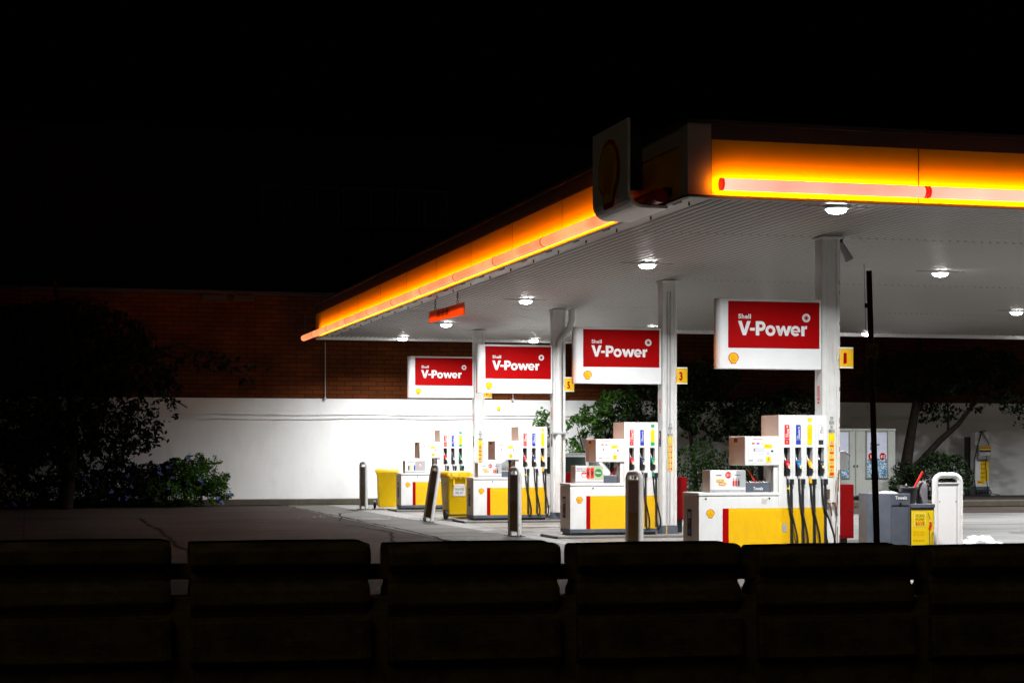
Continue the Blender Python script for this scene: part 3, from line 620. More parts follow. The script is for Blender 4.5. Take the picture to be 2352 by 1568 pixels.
# ------------------------------------------------------------------ fuel pumps
NOZC = {'r': mat('nozzle_red', (.6, .01, .02), .35), 'b': mat('nozzle_navy', (.015, .03, .12), .35), 'B': mat('nozzle_blue', (.03, .17, .4), .35), 'y': mat('nozzle_yellow', (.85, .45, .01), .35), 'g': mat('nozzle_green', (.0, .25, .13), .35), 'k': BLKP}
LABC = {'r': REDL, 'b': BLUE, 'B': BLUE, 'y': YEL2, 'g': YEL2, 'k': LET}
def pump(x0, yf, wc, wt, codes, num, label, ad):
    t = thing('fuel_pump', label, 'fuel pump', (x0, yf, .05), group='fuel pumps under the canopy'); D = .62; wt_ = wc + wt
    O = Vector((0, 0, 0))
    b = MB(); b.box(.03, wt_ - .03, .03, D - .03, 0, .045, BLKP); b.box(0, wt_ + .0, 0, D, .045, .11, GREY); b.build('base', t, bevel=.004)
    b = MB(); b.box(0, wc, .0, D, .11, .865, WHITE)
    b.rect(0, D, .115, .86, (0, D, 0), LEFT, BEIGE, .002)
    b.rect(.35 * wc / 1.19 - .0, .44 * wc / 1.19, .112, .695, O, FRONT, RED, .002); b.rect(.44 * wc / 1.19, wc, .112, .695, O, FRONT, YEL, .002)
    for u in ((.1, 1.05) if wc > 1.1 else (.42,)): b.cyl((u, .0, .83), (u, -.008, .83), .014, DKGREY, n=10)
    b.rect(D - .45, D - .28, .3, .68, (0, D, 0), LEFT, INK, .004); b.rect(D - .42, D - .31, .55, .64, (0, D, 0), LEFT, GREYL, .005); b.rect(D - .40, D - .37, .49, .53, (0, D, 0), LEFT, REDL, .005); b.rect(D - .41, D - .32, .34, .4, (0, D, 0), LEFT, BLUE, .005)
    pecten(b, .17, .625, .122, O, FRONT, .002)
    if wc > 1.1: b.flat([(.93, .76), (1.0, .745), (1.03, .83), (.98, .82), (.94, .84)], O, FRONT, BEIGE, .002)
    b.build('cabinet', t, bevel=.004)
    b = MB(); b.box(-.01, wc, -.012, D + .01, .87, .915, WHITE); b.build('lid', t, bevel=.01)
    # tower with slots
    n = len(codes); sp = (wt - .04) / n; b = MB(); fx = wc
    zt = 2.0; zs0, zs1 = 1.14, 1.545
    b.box(fx, wt_, .12, D, .11, zt, WHITE)
    cs = [fx + .04 + sp * (k + .5) for k in range(n)]
    edges = [fx] + [c + e for c in cs for e in (-.047, .047)] + [wt_]
    for k in range(0, len(edges), 2): b.box(edges[k], edges[k + 1], 0, .12, zs0, zs1, WHITE)
    b.box(fx, wt_, 0, .12, zs1, zt, WHITE); b.box(fx, wt_, 0, .12, .11, zs0, WHITE)
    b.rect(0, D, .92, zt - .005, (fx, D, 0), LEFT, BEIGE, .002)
    for k in range(1, n): b.rect(cs[k] - sp / 2 - .002, cs[k] - sp / 2 + .002, .12, zt - .01, O, FRONT, GREYL, .0015)
    b.rect(fx, wt_, .112, .695, O, FRONT, YEL, .002)
    b.rect(wt_ - fx - .0, wt_ - fx - .0, 0, 0, O, FRONT, YEL, .002)
    if n == 4: b.rect(fx + .05, fx + .12, .36, .47, O, FRONT, GREYL, .004)
    tw = b.build('dispenser_tower', t)
    for c, k in zip(cs, codes):
        b = MB(); b.box(c - .046, c + .046, .1, .118, zs0 + .002, zs1 - .002, BLKP); b.build('nozzle_slot', tw)
        b = MB(); lc = LABC[k]; h0, h1 = 1.585, 1.862; w2 = .037
        b.flat([(c - w2 + .008, h0), (c + w2, h0), (c + w2, h1 - .012), (c + w2 - .012, h1), (c - w2, h1), (c - w2, h0 + .008)], O, FRONT, GREYL if k == 'k' else lc, .002)
        if k == 'k':
            b.rect(c - w2 + .004, c + w2 - .004, h0 + .065, h1 - .005, O, FRONT, LET, .003); b.rect(c - w2 + .001, c + w2 - .001, h0, h0 + .062, O, FRONT, INK, .0035)
            b.text('Diesel', c + .022, h0 + .16, .028, O, FRONT, INK, w=.095, bold=.01, off=.005, rot=90); b.text('Shell', c - .006, h0 + .16, .014, O, FRONT, INK, w=.05, off=.005, rot=90)
        elif k == 'r':
            b.text('V-Power', c + .026, h0 + .1, .036, O, FRONT, LET, w=.125, bold=.03, off=.005, rot=90); b.text('Shell', c - .012, h0 + .1, .016, O, FRONT, LET, w=.045, bold=.02, off=.005, rot=90)
            b.disc(c + .002, h1 - .028, .012, O, FRONT, LET, .005, 12); b.rect(c - w2, c + w2, h0 + .072, h0 + .076, O, FRONT, LET, .004); b.text('98', c + .01, h0 + .02, .022, O, FRONT, LET, off=.005, rot=90)
        elif k in 'bB':
            b.text('Unleaded 95', c + .020, h0 + .085, .026, O, FRONT, LET, w=.165, bold=.03, off=.005, rot=90); b.text('Shell', c - .012, h0 + .085, .014, O, FRONT, LET, w=.04, bold=.02, off=.005, rot=90); b.rect(c - w2, c + w2, h0 + .068, h0 + .072, O, FRONT, LET, .004)
        else:
            gm = mat('olive_print', (.35, .45, .02), .5); b.text('Unleaded 91' if k == 'y' else 'Unleaded E10', c + .008, h0 + .08, .018, O, FRONT, gm, w=.15, bold=.01, off=.005, rot=90)
            if k == 'g': b.rect(c - w2, c + w2, h0, h0 + .06, O, FRONT, GREENL, .004)
            sm_ = GREENL if k == 'g' else YEL2
            b.flat([(c - .034, 1.965), (c - .034, 1.915), (c, 1.898), (c + .034, 1.915), (c + .034, 1.965), (c, 1.955)], O, FRONT, sm_, .003)
        b.build('fuel_label', tw)
        # nozzle: spout up into the slot, coloured grip, round badge
        nm = NOZC[k]; b = MB()
        b.tube([(c - .022, .06, 1.455), (c - .012, .05, 1.40), (c - .002, .02, 1.34)], [.008, .010, .013], METAL, 8)
        b.tube([(c - .008, .03, 1.36), (c + .002, -.01, 1.31), (c + .016, -.03, 1.26)], [.021, .03, .03], nm, 10)
        b.box(c - .02, c + .03, -.03, .03, 1.33, 1.352, nm)
        b.tube([(c + .014, -.02, 1.27), (c + .012, -.01, 1.22), (c - .004, -.005, 1.13)], [.03, .032, .022], BLKP, 10)
        b.tube([(c - .03, .01, 1.28), (c - .04, .01, 1.22), (c - .032, .01, 1.15)], .007, BLKP, 6)
        b.cyl((c + .022, -.052, 1.268), (c + .022, -.06, 1.268), .025, LET, n=16); b.cyl((c + .022, -.06, 1.268), (c + .022, -.062, 1.268), .014, YEL2, n=12)
        nz = b.build('nozzle', t)
        # hose
        b = MB(); e = random.uniform(.0, .02); last = (k == codes[-1])
        sw = .10 + e + (.05 if last and n == 4 else 0); zb2 = .08 + random.uniform(0, .06)
        b.tube([(c - .002, -.01, 1.145), (c + .003, -.02, 1.10)], .019, GREYL, 8); 
        pth = [(c + .003, -.02, 1.11), (c + .004, -.03, 1.0), (c + .02, -.05, .75), (c + sw * .62, -.07, .5), (c + sw, -.085, .28), (c + sw * 1.0, -.08, .16), (c + sw * .82, -.07, zb2), (c + sw * .66, -.05, .12), (c + .065, -.035, .3), (c + .062, -.03, .7), (c + .062, -.022, 1.02)]
        sp_ = []
        for i in range(len(pth) - 1):
            for s_ in range(4):
                u = s_ / 4; p0 = Vector(pth[max(i - 1, 0)]); p1 = Vector(pth[i]); p2 = Vector(pth[i + 1]); p3 = Vector(pth[min(i + 2, len(pth) - 1)])
                sp_.append(.5 * ((2 * p1) + (-p0 + p2) * u + (2 * p0 - 5 * p1 + 4 * p2 - p3) * u * u + (-p0 + 3 * p1 - 3 * p2 + p3) * u ** 3))
        sp_.append(Vector(pth[-1])); b.tube(sp_, .0155, BLK, 8)
        if k in 'yg': b.cyl((c + .003, -.02, 1.11), (c + .004, -.027, 1.04), .024, NOZC[k], n=10)
        if k == 'r': b.cyl((c + .005, -.031, .98), (c + .006, -.034, .955), .02, YEL2, n=10)
        b.build('hose', t)
        b = MB(); b.box(c + .035, c + .088, -.045, 0, 1.02, 1.1, BLKP); b.box(c + .045, c + .08, -.012, 0, .14, 1.02, DKGREY); b.build('hose_guide', t)
    # display head
    hx0, hx1 = (.68, 1.19) if wc > 1.1 else (wc - .53, wc); z0, z1 = 1.29, 1.70
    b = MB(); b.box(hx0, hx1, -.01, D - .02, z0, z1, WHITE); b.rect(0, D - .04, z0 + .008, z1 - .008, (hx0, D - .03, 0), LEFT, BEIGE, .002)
    b.rect(.2, .33, z1 - .115, z1 - .03, (hx0, D - .03, 0), LEFT, INK, .004); b.rect(.2, .33, z1 - .115, z1 - .09, (hx0, D - .03, 0), LEFT, YEL2, .005); b.rect(.2, .33, z1 - .055, z1 - .03, (hx0, D - .03, 0), LEFT, RED, .005); b.rect(.2, .33, z1 - .09, z1 - .072, (hx0, D - .03, 0), LEFT, GREENL, .005)
    b.rect(.26, .3, z0 + .02, z0 + .06, (hx0, D - .03, 0), LEFT, YEL2, .005)
    hd = b.build('display_head', t, bevel=.012)
    b = MB(); O2 = (hx0, -.01, z0); u0, u1, v0, v1 = .05, .405, .035, .375
    def rr(a, bb, c_, d, rad):
        pts = []
        for cx, cy, s0 in ((bb - rad, d - rad, 0), (a + rad, d - rad, 90), (a + rad, c_ + rad, 180), (bb - rad, c_ + rad, 270)):
            for i in range(5): q = R(s0 + 90 * i / 4); pts.append((cx + rad * math.cos(q), cy + rad * math.sin(q)))
        return pts
    b.flat(rr(u0, u1, v0, v1, .03), O2, FRONT, GREYL, .002); b.flat(rr(u0 + .004, u1 - .004, v0 + .004, v1 - .004, .028), O2, FRONT, LET, .003)
    for c_, m_ in ((.1, REDL), (.17, BLUE), (.24, YEL2)): b.rect(c_, c_ + .045, .30, .318, O2, FRONT, m_, .004)
    b.rect(.285, .402, .245, .298, O2, FRONT, YEL2, .005); b.rect(.3, .36, .274, .277, O2, FRONT, INK, .006)
    b.rect(.125, .29, .195, .245, O2, FRONT, GREYL, .004); b.rect(.15, .288, .2, .24, O2, FRONT, LCD, .005); b.text('$', .133, .207, .026, O2, FRONT, INK, off=.006)
    b.rect(.205, .29, .14, .18, O2, FRONT, LCD, .004); b.rect(.11, .2, .15, .153, O2, FRONT, GREYL, .004)
    for r_ in range(3):
        for c_ in range(6): b.rect(.175 + c_ * .016, .186 + c_ * .016, .062 + r_ * .013, .069 + r_ * .013, O2, FRONT, INK if r_ == 0 else GREYL, .004)
    b.rect(.06, .12, .06, .085, O2, FRONT, GREYL, .0035)
    b.ring(.345, .17, .012, .022, O2, FRONT, GREYL, .004); b.disc(.345, .17, .007, O2, FRONT, YEL2, .004, 8)
    b.rect(.312, .388, .05, .125, O2, FRONT, YEL2, .005); b.text(num, .35, .066, .045, O2, FRONT, PECR, off=.007, bold=.02, center=True)
    b.rect(.12, .26, .365, .371, O2, FRONT, REDL, .004)
    b.flat([(.385, .205), (.405, .188), (.425, .205), (.405, .222)], O2, FRONT, INK, .006)
    b.build('display', hd)
    b = MB(); b.box(wc - .07, wc, .02, .3, .915, z0, WHITE); b.box(wc - .1, wc - .07, .3, .5, .915, z0, BEIGE)
    b.rect(.0, .46, .0, z0 - .915, (wc - .1, .5, .915), LEFT, BEIGE, .0)
    for r_ in range(16):
        for c_ in range(5): b.rect(.03 + c_ * .028, .045 + c_ * .028, .03 + r_ * .021, .04 + r_ * .021, (wc - .1, .5, .915), LEFT, DKGREY, .003)
    b.build('stem', t)
    # items on the cabinet
    ax0 = .18 if wc > 1.1 else .11; aw = .53 if wc > 1.1 else .52
    A = thing('advert_box', f'small white advert box on the cabinet of pump {num}', 'advert box', (x0 + ax0, yf + .04, .965), group='advert boxes on the pump cabinets')
    b = MB(); b.box(0, aw, 0, .3, 0, .31, WHITE2); b.rect(0, .3, 0, .31, (0, .3, 0), LEFT, BEIGE, .001); b.build('box_body', A, bevel=.004)
    b = MB(); O3 = (0, 0, 0)
    b.rect(.0, aw, .0, .04, O3, FRONT, GREYL, .0015)
    if ad == 'New':
        b.rect(aw * .42, aw, .06, .31, O3, FRONT, mat('sage_print', (.45, .5, .36), .5), .002)
        b.text('Ready for\nthe latest!', .02, .25, .028, O3, FRONT, INK, w=.18, bold=.012, off=.005)
        for u in (.2, .275): b.flat(rr(u, u + .062, .09, .275, .015), O3, FRONT, REDL, .004); b.rect(u + .015, u + .03, .15, .22, O3, FRONT, INK, .006); b.rect(u + .033, u + .048, .14, .21, O3, FRONT, INK, .006)
        b.disc(.155, .155, .052, O3, FRONT, REDL, .003); b.disc(.155, .155, .044, O3, FRONT, LET, .0035); b.rect(.11, .2, .165, .19, O3, FRONT, REDL, .005)
        b.disc(.42, .185, .072, O3, FRONT, mat('deep_green', (.02, .22, .02), .5), .005); b.text('New', .42, .17, .038, O3, FRONT, LET, w=.1, bold=.02, off=.008, center=True)
    elif ad == '$11':
        b.rect(aw * .74, aw, .075, .305, O3, FRONT, GREYL, .002)
        b.disc(.27, .245, .045, O3, FRONT, REDL, .004); b.text('$11', .27, .228, .036, O3, FRONT, LET, w=.062, bold=.03, off=.008, center=True)
        for u, v in ((.09, .145), (.125, .1)): b.flat(rr(u, u + .115, v, v + .04, .014), O3, FRONT, YEL, .004 + v * .002); b.rect(u + .015, u + .08, v + .006, v + .024, O3, FRONT, LET, .007); b.rect(u + .02, u + .075, v + .008, v + .013, O3, FRONT, REDL, .009)
        for j, (u, mm) in enumerate(((.335, PECR), (.372, PECR), (.412, INK))): b.flat(rr(u, u + .028, .09, .165, .01), O3, FRONT, mm, .004); b.rect(u + .009, u + .019, .165, .2, O3, FRONT, mm, .004); b.rect(u + .003, u + .025, .115, .14, O3, FRONT, REDL if mm is PECR else DKGREY, .006)
        b.rect(.09, .17, .238, .247, O3, FRONT, INK, .004); b.rect(.37, .45, .238, .247, O3, FRONT, INK, .004)
    else:
        b.rect(aw * .5, aw, .06, .31, O3, FRONT, GREYL, .002)
        for j, (u, mm) in enumerate(((.08, INK), (.13, YEL2), (.18, LCD), (.225, BLUE))): b.flat(rr(u, u + .03, .07, .2, .01), O3, FRONT, mm, .004)
        b.disc(.38, .2, .052, O3, FRONT, REDL, .004); b.disc(.38, .2, .042, O3, FRONT, LET, .005); b.text('$7', .38, .18, .04, O3, FRONT, REDL, bold=.02, off=.008, center=True)
        b.rect(.06, .24, .27, .278, O3, FRONT, INK, .004)
    for u in (.05, aw / 2, aw - .05): b.cyl((u, -.001, .02), (u, -.006, .02), .006, DKGREY, n=8)
    b.build('advert', A)
    tx0 = ax0 + aw + .01; tw_ = wc - .1 - tx0 - .01
    if ad != '$7':
        Tn = thing('towel_box', 'grey paper towel box marked Towels on the nearest pump' if ad == '$11' and n == 4 else f'small grey bucket beside the advert box on the {"second" if num == "3" else "third"} pump', 'box', (x0 + tx0, yf + .05, .965))
        b = MB(); b.box(0, tw_, 0, .26, 0, .135, GREY)
        if n == 4: b.text('Towels', tw_ / 2, .035, .042, (0, 0, 0), FRONT, LET, w=.145, bold=.03, off=.004, center=True)
        b.build('box_body', Tn, bevel=.006)
        b = MB()
        for i in range(9): x_ = tw_ * (i + .5) / 9; b.add([(x_ - tw_ / 16, .02, .13), (x_ + tw_ / 16, .03, .13), (x_ + tw_ / 20, .2, .15 + .02 * random.random()), (x_ - tw_ / 18, .1, .16 + .02 * random.random())], [(0, 1, 2, 3)], LET)
        b.build('paper_towels', Tn)
        S = thing('squeegee', f'red handled squeegee standing in the box on pump {num}', 'squeegee', (x0 + tx0 + tw_ * .5, yf + .16, 1.08), group='red handled squeegees')
        s_ = -1 if n == 4 else 1
        b = MB(); b.tube([(.02, 0, 0), (.02 + s_ * .13, -.02, .2)], .012, REDL, 8); b.build('handle', S); b = MB(); b.box(-.03, .08, -.02, .02, -.03, .015, BLKP); b.build('head', S)
    return t
pump(9.03, 23.85, 1.19, .73, 'rByk', '1', 'nearest fuel pump with four nozzles beside the stained column', '$11')
pump(9.27, 30.85, 1.0, .63, 'rbg', '3', 'second nearest fuel pump, green nozzle, green drinks advert on cabinet', 'New')
pump(9.23, 37.88, 1.0, .63, 'rby', '5', 'third fuel pump behind the marked yellow spill bin, yellow nozzle', '$11')
pump(9.13, 45.15, 1.0, .63, 'rbg', '7', 'farthest fuel pump between the two yellow wheelie bins', '$7')

# red cabinets on the columns
for i, l in ((0, 'dark red box behind the nearest column'), (1, 'dark red box behind the second column'), (2, 'dark red box behind the third column')):
    x = COLX[i][1] + .1; y = COLY[i] + .45 if i else COLY[i] + .3
    t = thing('hose_cabinet', l, 'cabinet', (x, y, .28), group='red boxes beside the columns')
    b = MB(); b.box(-.08, .26, 0, .3, 0, .78, RED2); b.build('box_body', t, bevel=.008)
    b = MB(); b.box(-.03, .2, .1, .2, -.23, 0, BLKP); b.build('foot', t)
    b = MB(); b.box(-.06, .24, -.006, 0, .03, .75, RED2); b.cyl((.2, -.006, .4), (.2, -.02, .4), .012, BLKP, n=8) ; b.build('door', t, bevel=.003)

# ------------------------------------------------------------------ bollard boards
def bollard():
    t = thing('bollard_board', '', 'bollard', (0, 0, 0), group='white loop bollards with boards'); Lh = .185; H = 1.25; r = .04; rc = .1
    b = MB(); pth = [(-Lh, 0, 0), (-Lh, 0, H - rc - r)]
    for i in range(1, 8): a_ = R(180 - 90 * i / 7); pth.append((-Lh + rc + rc * math.cos(a_), 0, H - rc - r + rc * math.sin(a_)))
    pth += [(Lh - rc, 0, H - r)]
    for i in range(1, 8): a_ = R(90 - 90 * i / 7); pth.append((Lh - rc + rc * math.cos(a_), 0, H - rc - r + rc * math.sin(a_)))
    pth += [(Lh, 0, 0)]
    b.tube(pth, r, WHITE, 12); b.build('frame', t)
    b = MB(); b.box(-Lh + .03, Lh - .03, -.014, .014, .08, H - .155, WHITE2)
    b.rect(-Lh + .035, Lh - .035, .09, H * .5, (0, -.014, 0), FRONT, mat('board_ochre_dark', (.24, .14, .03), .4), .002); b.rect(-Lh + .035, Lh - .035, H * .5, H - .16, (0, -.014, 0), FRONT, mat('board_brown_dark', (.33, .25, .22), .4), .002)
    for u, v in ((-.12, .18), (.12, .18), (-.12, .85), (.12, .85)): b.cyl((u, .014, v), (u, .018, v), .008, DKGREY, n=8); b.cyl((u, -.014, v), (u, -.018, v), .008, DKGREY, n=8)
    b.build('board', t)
    b = MB(); b.box(-Lh + .02, Lh - .02, -.03, .03, H - .155, H - .14, WHITE); b.build('crossbar', t)
    b = MB(); b.box(-Lh - .09, Lh + .09, -.08, .08, 0, .012, DKGREY)
    for sx in (-1, 1): b.cyl((sx * (Lh + .06), 0, .01), (sx * (Lh + .06), 0, .03), .015, RUSTY, n=8)
    b.build('base_plate', t)
    return t
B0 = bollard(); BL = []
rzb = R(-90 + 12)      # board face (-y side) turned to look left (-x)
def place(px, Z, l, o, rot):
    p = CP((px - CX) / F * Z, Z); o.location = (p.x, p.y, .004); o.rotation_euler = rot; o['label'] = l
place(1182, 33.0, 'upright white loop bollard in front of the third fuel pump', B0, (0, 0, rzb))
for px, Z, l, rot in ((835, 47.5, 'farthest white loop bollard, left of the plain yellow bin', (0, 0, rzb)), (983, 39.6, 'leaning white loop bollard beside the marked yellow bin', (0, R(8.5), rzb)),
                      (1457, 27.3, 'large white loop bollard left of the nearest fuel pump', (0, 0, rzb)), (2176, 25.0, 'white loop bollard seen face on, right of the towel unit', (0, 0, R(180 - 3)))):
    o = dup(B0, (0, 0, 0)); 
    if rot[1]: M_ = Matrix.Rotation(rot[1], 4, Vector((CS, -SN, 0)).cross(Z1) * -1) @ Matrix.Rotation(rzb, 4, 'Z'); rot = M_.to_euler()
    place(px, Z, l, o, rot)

# ------------------------------------------------------------------ wheelie bins
def wheelie(px, Z, rz, label, spill):
    p = CP((px - CX) / F * Z, Z); t = thing('wheelie_bin', label, 'bin', (p.x, p.y, .004), rz, 'yellow wheelie bins')
    b = MB(); W0, D0, W1, D1, H = .22, .22, .28, .33, .96
    def ringv(w_, d_, z, r=.04):
        pts = []
        for cx, cy, s0 in ((w_ - r, d_ - r, 0), (-w_ + r, d_ - r, 90), (-w_ + r, -d_ + r, 180), (w_ - r, -d_ + r, 270)):
            for i in range(4): q = R(s0 + 30 * i); pts.append((cx + r * math.cos(q), cy + r * math.sin(q), z))
        return pts
    lv = [ringv(W0, D0, .05), ringv(W0 + .01, D0 + .02, .1), ringv(W1 - .015, D1 - .02, H - .06), ringv(W1, D1, H - .05), ringv(W1 + .012, D1 + .012, H)]
    n = 16; vs = [q for l_ in lv for q in l_]
    b.add(vs, [(i * n + j, i * n + (j + 1) % n, (i + 1) * n + (j + 1) % n, (i + 1) * n + j) for i in range(4) for j in range(n)], BINY, True); b.add(lv[0], [tuple(range(n))[::-1]], BINY); b.add(lv[4], [tuple(range(n))], BINY)
    if spill:
        O = Vector((0, -(D0 + .075), .0)); tilt = Vector((0, -.11, .86)).normalized(); fr = (X1, tilt)
        for sx in (-1, 1): b.box(sx * .14 - .015, sx * .14 + .015, -D1 - .02, -D1 + .06, .72, .93, BINY)
    b.build('bin_body', t)
    b = MB(); lv = [ringv(W1 + .03, D1 + .03, H), ringv(W1 + .03, D1 + .03, H + .045), ringv(W1 - .0, D1, H + .09), ringv(W1 - .1, D1 - .1, H + .115)]
    vs = [q for l_ in lv for q in l_]; b.add(vs, [(i * n + j, i * n + (j + 1) % n, (i + 1) * n + (j + 1) % n, (i + 1) * n + j) for i in range(3) for j in range(n)], BINY, True); b.add(lv[0], [tuple(range(n))[::-1]], BINY); b.add(lv[3], [tuple(range(n))], BINY)
    for sx in (-.2, 0, .2): b.box(sx - .015, sx + .015, -D1 - .06, -D1 - .02, H - .06, H + .07, BINY)
    b.build('lid', t)
    b = MB(); b.tube([(-.24, -D1 - .055, H - .01), (.24, -D1 - .055, H - .01)], .016, BINY, 10)
    for sx in (-.24, -.1, .1, .24): b.box(sx - .012, sx + .012, -D1 - .06, -D1, H - .05, H + .005, BINY)
    b.build('handle', t)
    for sx in (-1, 1):
        b = MB(); xw = sx * .31; b.cyl((xw - .03, -D0 - .05, .11), (xw + .03, -D0 - .05, .11), .11, BLK, n=20); b.cyl((xw + sx * .031, -D0 - .02, .1), (xw + sx * .034, -D0 - .02, .1), .05, DKGREY, n=14); b.build('wheel', t)
    b = MB(); b.cyl((-.27, -D0 - .02, .1), (.27, -D0 - .02, .1), .012, BLKP, n=8); b.build('axle', t)
    if spill:
        b = MB(); s_ = (D1 - D0) / (H - .06); zc = .52; yy = -(D0 + (zc) * s_ * .98) - .03
        fr = (X1, Vector((0, -s_, 1)).normalized()); O = Vector((-.14, yy + .02, zc))
        O = Vector((-.14, -(D0 + zc * s_) - .006, zc))
        b.rect(0, .28, 0, .27, O, fr, LET, .003)
        b.text('OIL & FUEL', .14, .13, .055, O, fr, INK, w=.22, off=.006, center=True); b.text('SPILL KIT', .14, .045, .055, O, fr, INK, w=.18, off=.006, center=True)
        b.rect(.03, .25, .225, .23, O, fr, REDL, .005)
        b.build('bin_label', t)
        b = MB()
        for zc in (.3, .74):
            ss = (W1 - W0) / (H - .06); fr2 = (Vector((0, -1, 0)), Vector((-ss, 0, 1)).normalized()); O = Vector((-(W0 + zc * ss) - .003, .1, zc))
            for k in range(5): b.flat([(.02 + k * .05, 0), (.045 + k * .05, 0), (.07 + k * .05, .08), (.045 + k * .05, .08)], O, fr2, LET if k % 2 else PECR, .004)
        b.build('hazard_tape', t)
    return t
wheelie(889, 48.0, R(180 - 8), 'plain yellow wheelie bin by the white wall, lid closed', False)
wheelie(1046, 41.2, R(4), 'yellow wheelie bin with white spill kit label in front of pumps', True)

# ------------------------------------------------------------------ towel / bin unit at right
p = CP((2062 - CX) / F * 24.4, 24.4)
t = thing('window_wash_unit', 'grey towel and rubbish unit behind the leaning black pole', 'service unit', (p.x, p.y, .004), R(-6))
b = MB(); b.prism([(-.44, -.02, 0), (-.2, -.25, 0), (.08, -.25, 0), (.08, .3, 0), (-.44, .3, 0)][::-1], (0, 0, .98), GREY); b.build('towel_tower', t, bevel=.008)
b = MB(); b.box(-.17, .05, -.262, -.25, .0, .8, GREY); b.box(-.18, .06, -.256, -.25, .80, .83, BLKP); b.cyl((-.06, -.25, .845), (-.06, -.262, .845), .018, BLKP, n=10); tb = b.build('bin_flap', t, bevel=.004)
b = MB(); b.text('Towels', -.05, .905, .042, (0, -.25, 0), FRONT, LET, w=.16, bold=.035, off=.004, center=True); b.build('lettering', t)
b = MB()
for i in range(10): a_ = random.uniform(-.38, -.02); b.add([(a_ - .05, -.1, .975), (a_ + .05, -.08, .98), (a_ + .04, .05, .995 + .015 * random.random()), (a_ - .04, 0, 1.0)], [(0, 1, 2, 3)], LET)
b.build('paper_towels', t)
b = MB(); b.box(.09, .42, -.23, .3, 0, .79, GREY); b.box(.085, .425, -.245, .3, .79, .84, GREY); b.build('bin_cabinet', t, bevel=.006)
b = MB(); O = (.1, -.23, .16); b.rect(0, .31, 0, .6, O, FRONT, YEL2, .003)
b.flat([(.035, .38), (.185, .38), (.2, .395), (.2, .555), (.185, .57), (.05, .57), (.035, .555)], O, FRONT, mat('cream_line', (.95, .85, .4), .5), .004); b.flat([(.043, .388), (.18, .388), (.192, .4), (.192, .55), (.18, .562), (.055, .562), (.043, .55)], O, FRONT, YEL2, .005)
ol = mat('olive_ink', (.2, .16, .01), .6)
b.text('SCAN', .06, .51, .034, O, FRONT, ol, w=.115, off=.007); b.text('PUMP', .06, .46, .034, O, FRONT, ol, w=.115, off=.007); b.text('$AVE', .058, .405, .04, O, FRONT, REDL, w=.12, bold=.02, off=.007)
b.text('Save time\n& money?', .03, .30, .026, O, FRONT, mat('orange_ink', (.8, .22, .0), .6), w=.15, off=.007); b.text('Fuels good.', .025, .19, .022, O, FRONT, ol, w=.16, off=.007); b.rect(.03, .17, .13, .133, O, FRONT, ol, .005)
b.tube([(.1 + .235, -.234, .16 + .56), (.1 + .255, -.234, .16 + .49)], .005, DKGREY, 6)
b.flat([(.25, .48), (.27, .46), (.285, .40), (.26, .33), (.245, .33), (.235, .35), (.25, .41)], O, FRONT, REDL, .006); b.disc(.262, .455, .012, O, FRONT, LET, .009, 10)
b.tube([(.1 + u, -.235, .16 + v) for u, v in ((.252, .33), (.252, .12), (.262, .095), (.278, .095), (.286, .12), (.286, .28), (.3, .3), (.31, .3))], .004, DKGREY, 6)
b.build('poster', t)
S = thing('bucket', 'black squeegee bucket on the grey towel unit', 'bucket', Vector((p.x, p.y, .844)) + Vector((.12, -.05, 0)))
b = MB(); b.tube([(0, 0, 0), (0, 0, .21)], [.095, .13], BLKP, 20); b.tube([(0, 0, .2), (0, 0, .222)], .14, DKGREY, 20); b.build('bucket_body', S)
b = MB(); b.tube([(-.14, 0, .22), (-.16, -.02, .24), (0, -.02, .23)], .008, BLKP, 6); b.build('handle', S)
S = thing('squeegee', 'bright red handled squeegee sticking out of the black bucket', 'squeegee', Vector((p.x, p.y, .95)) + Vector((.15, -.06, 0)), group='red handled squeegees')
b = MB(); b.tube([(0, 0, 0), (.17, -.03, .32)], .015, REDL, 10); b.build('handle', S); b = MB(); b.box(-.06, .04, -.02, .02, -.06, 0, BLKP); b.tube([(-.03, 0, 0), (-.06, 0, .16)], .012, GREYL, 6); b.build('head', S)
S = thing('watering_can', 'grey plastic water jug beside the black bucket', 'jug', Vector((p.x, p.y, .844)) + Vector((.31, .0, 0)))
b = MB(); GP = mat('grey_jug', (.18, .18, .2), .4)
b.tube([(.04, 0, 0), (.04, 0, .2), (.04, 0, .27), (.035, 0, .3)], [.075, .078, .07, .045], GP, 16); b.build('jug_body', S); b = MB(); b.tube([(-.03, -.02, .22), (-.075, -.02, .2), (-.085, -.02, .1), (-.035, -.02, .06)], .014, GP, 8); b.build('handle', S)

# litter bags
def bag(name, label, loc, sx, sy, sz, seed, m=LET, group=None):
    b = MB(); n, k = 20, 12; vs = []
    for i in range(k + 1):
        th = math.pi / 2 * i / k
        for j in range(n):
            ph = 2 * math.pi * j / n; d = Vector((math.cos(ph) * math.cos(th), math.sin(ph) * math.cos(th), math.sin(th)))
            q = 1 + .35 * mnoise.noise(d * 2.2 + Vector((seed, 0, 0))) + .22 * mnoise.noise(d * 6 + Vector((0, seed, 0))); vs.append((d.x * sx * q, d.y * sy * q, d.z * sz * q))
    b.add(vs, [(i * n + j, i * n + (j + 1) % n, (i + 1) * n + (j + 1) % n, (i + 1) * n + j) for i in range(k) for j in range(n)], m)
    o = b.build(name, loc=loc); return tag(o, label, 'bag', group)
bag('plastic_bag', 'long white crumpled plastic bag on the ground, right of the face on bollard', tuple(CP((2252 - CX) / F * 28.5, 28.5, .004)), .36, .4, .2, 3)
bag('plastic_bag', 'small crumpled white litter under the nearest red box', (11.5, 25.4, .054), .14, .1, .09, 9)
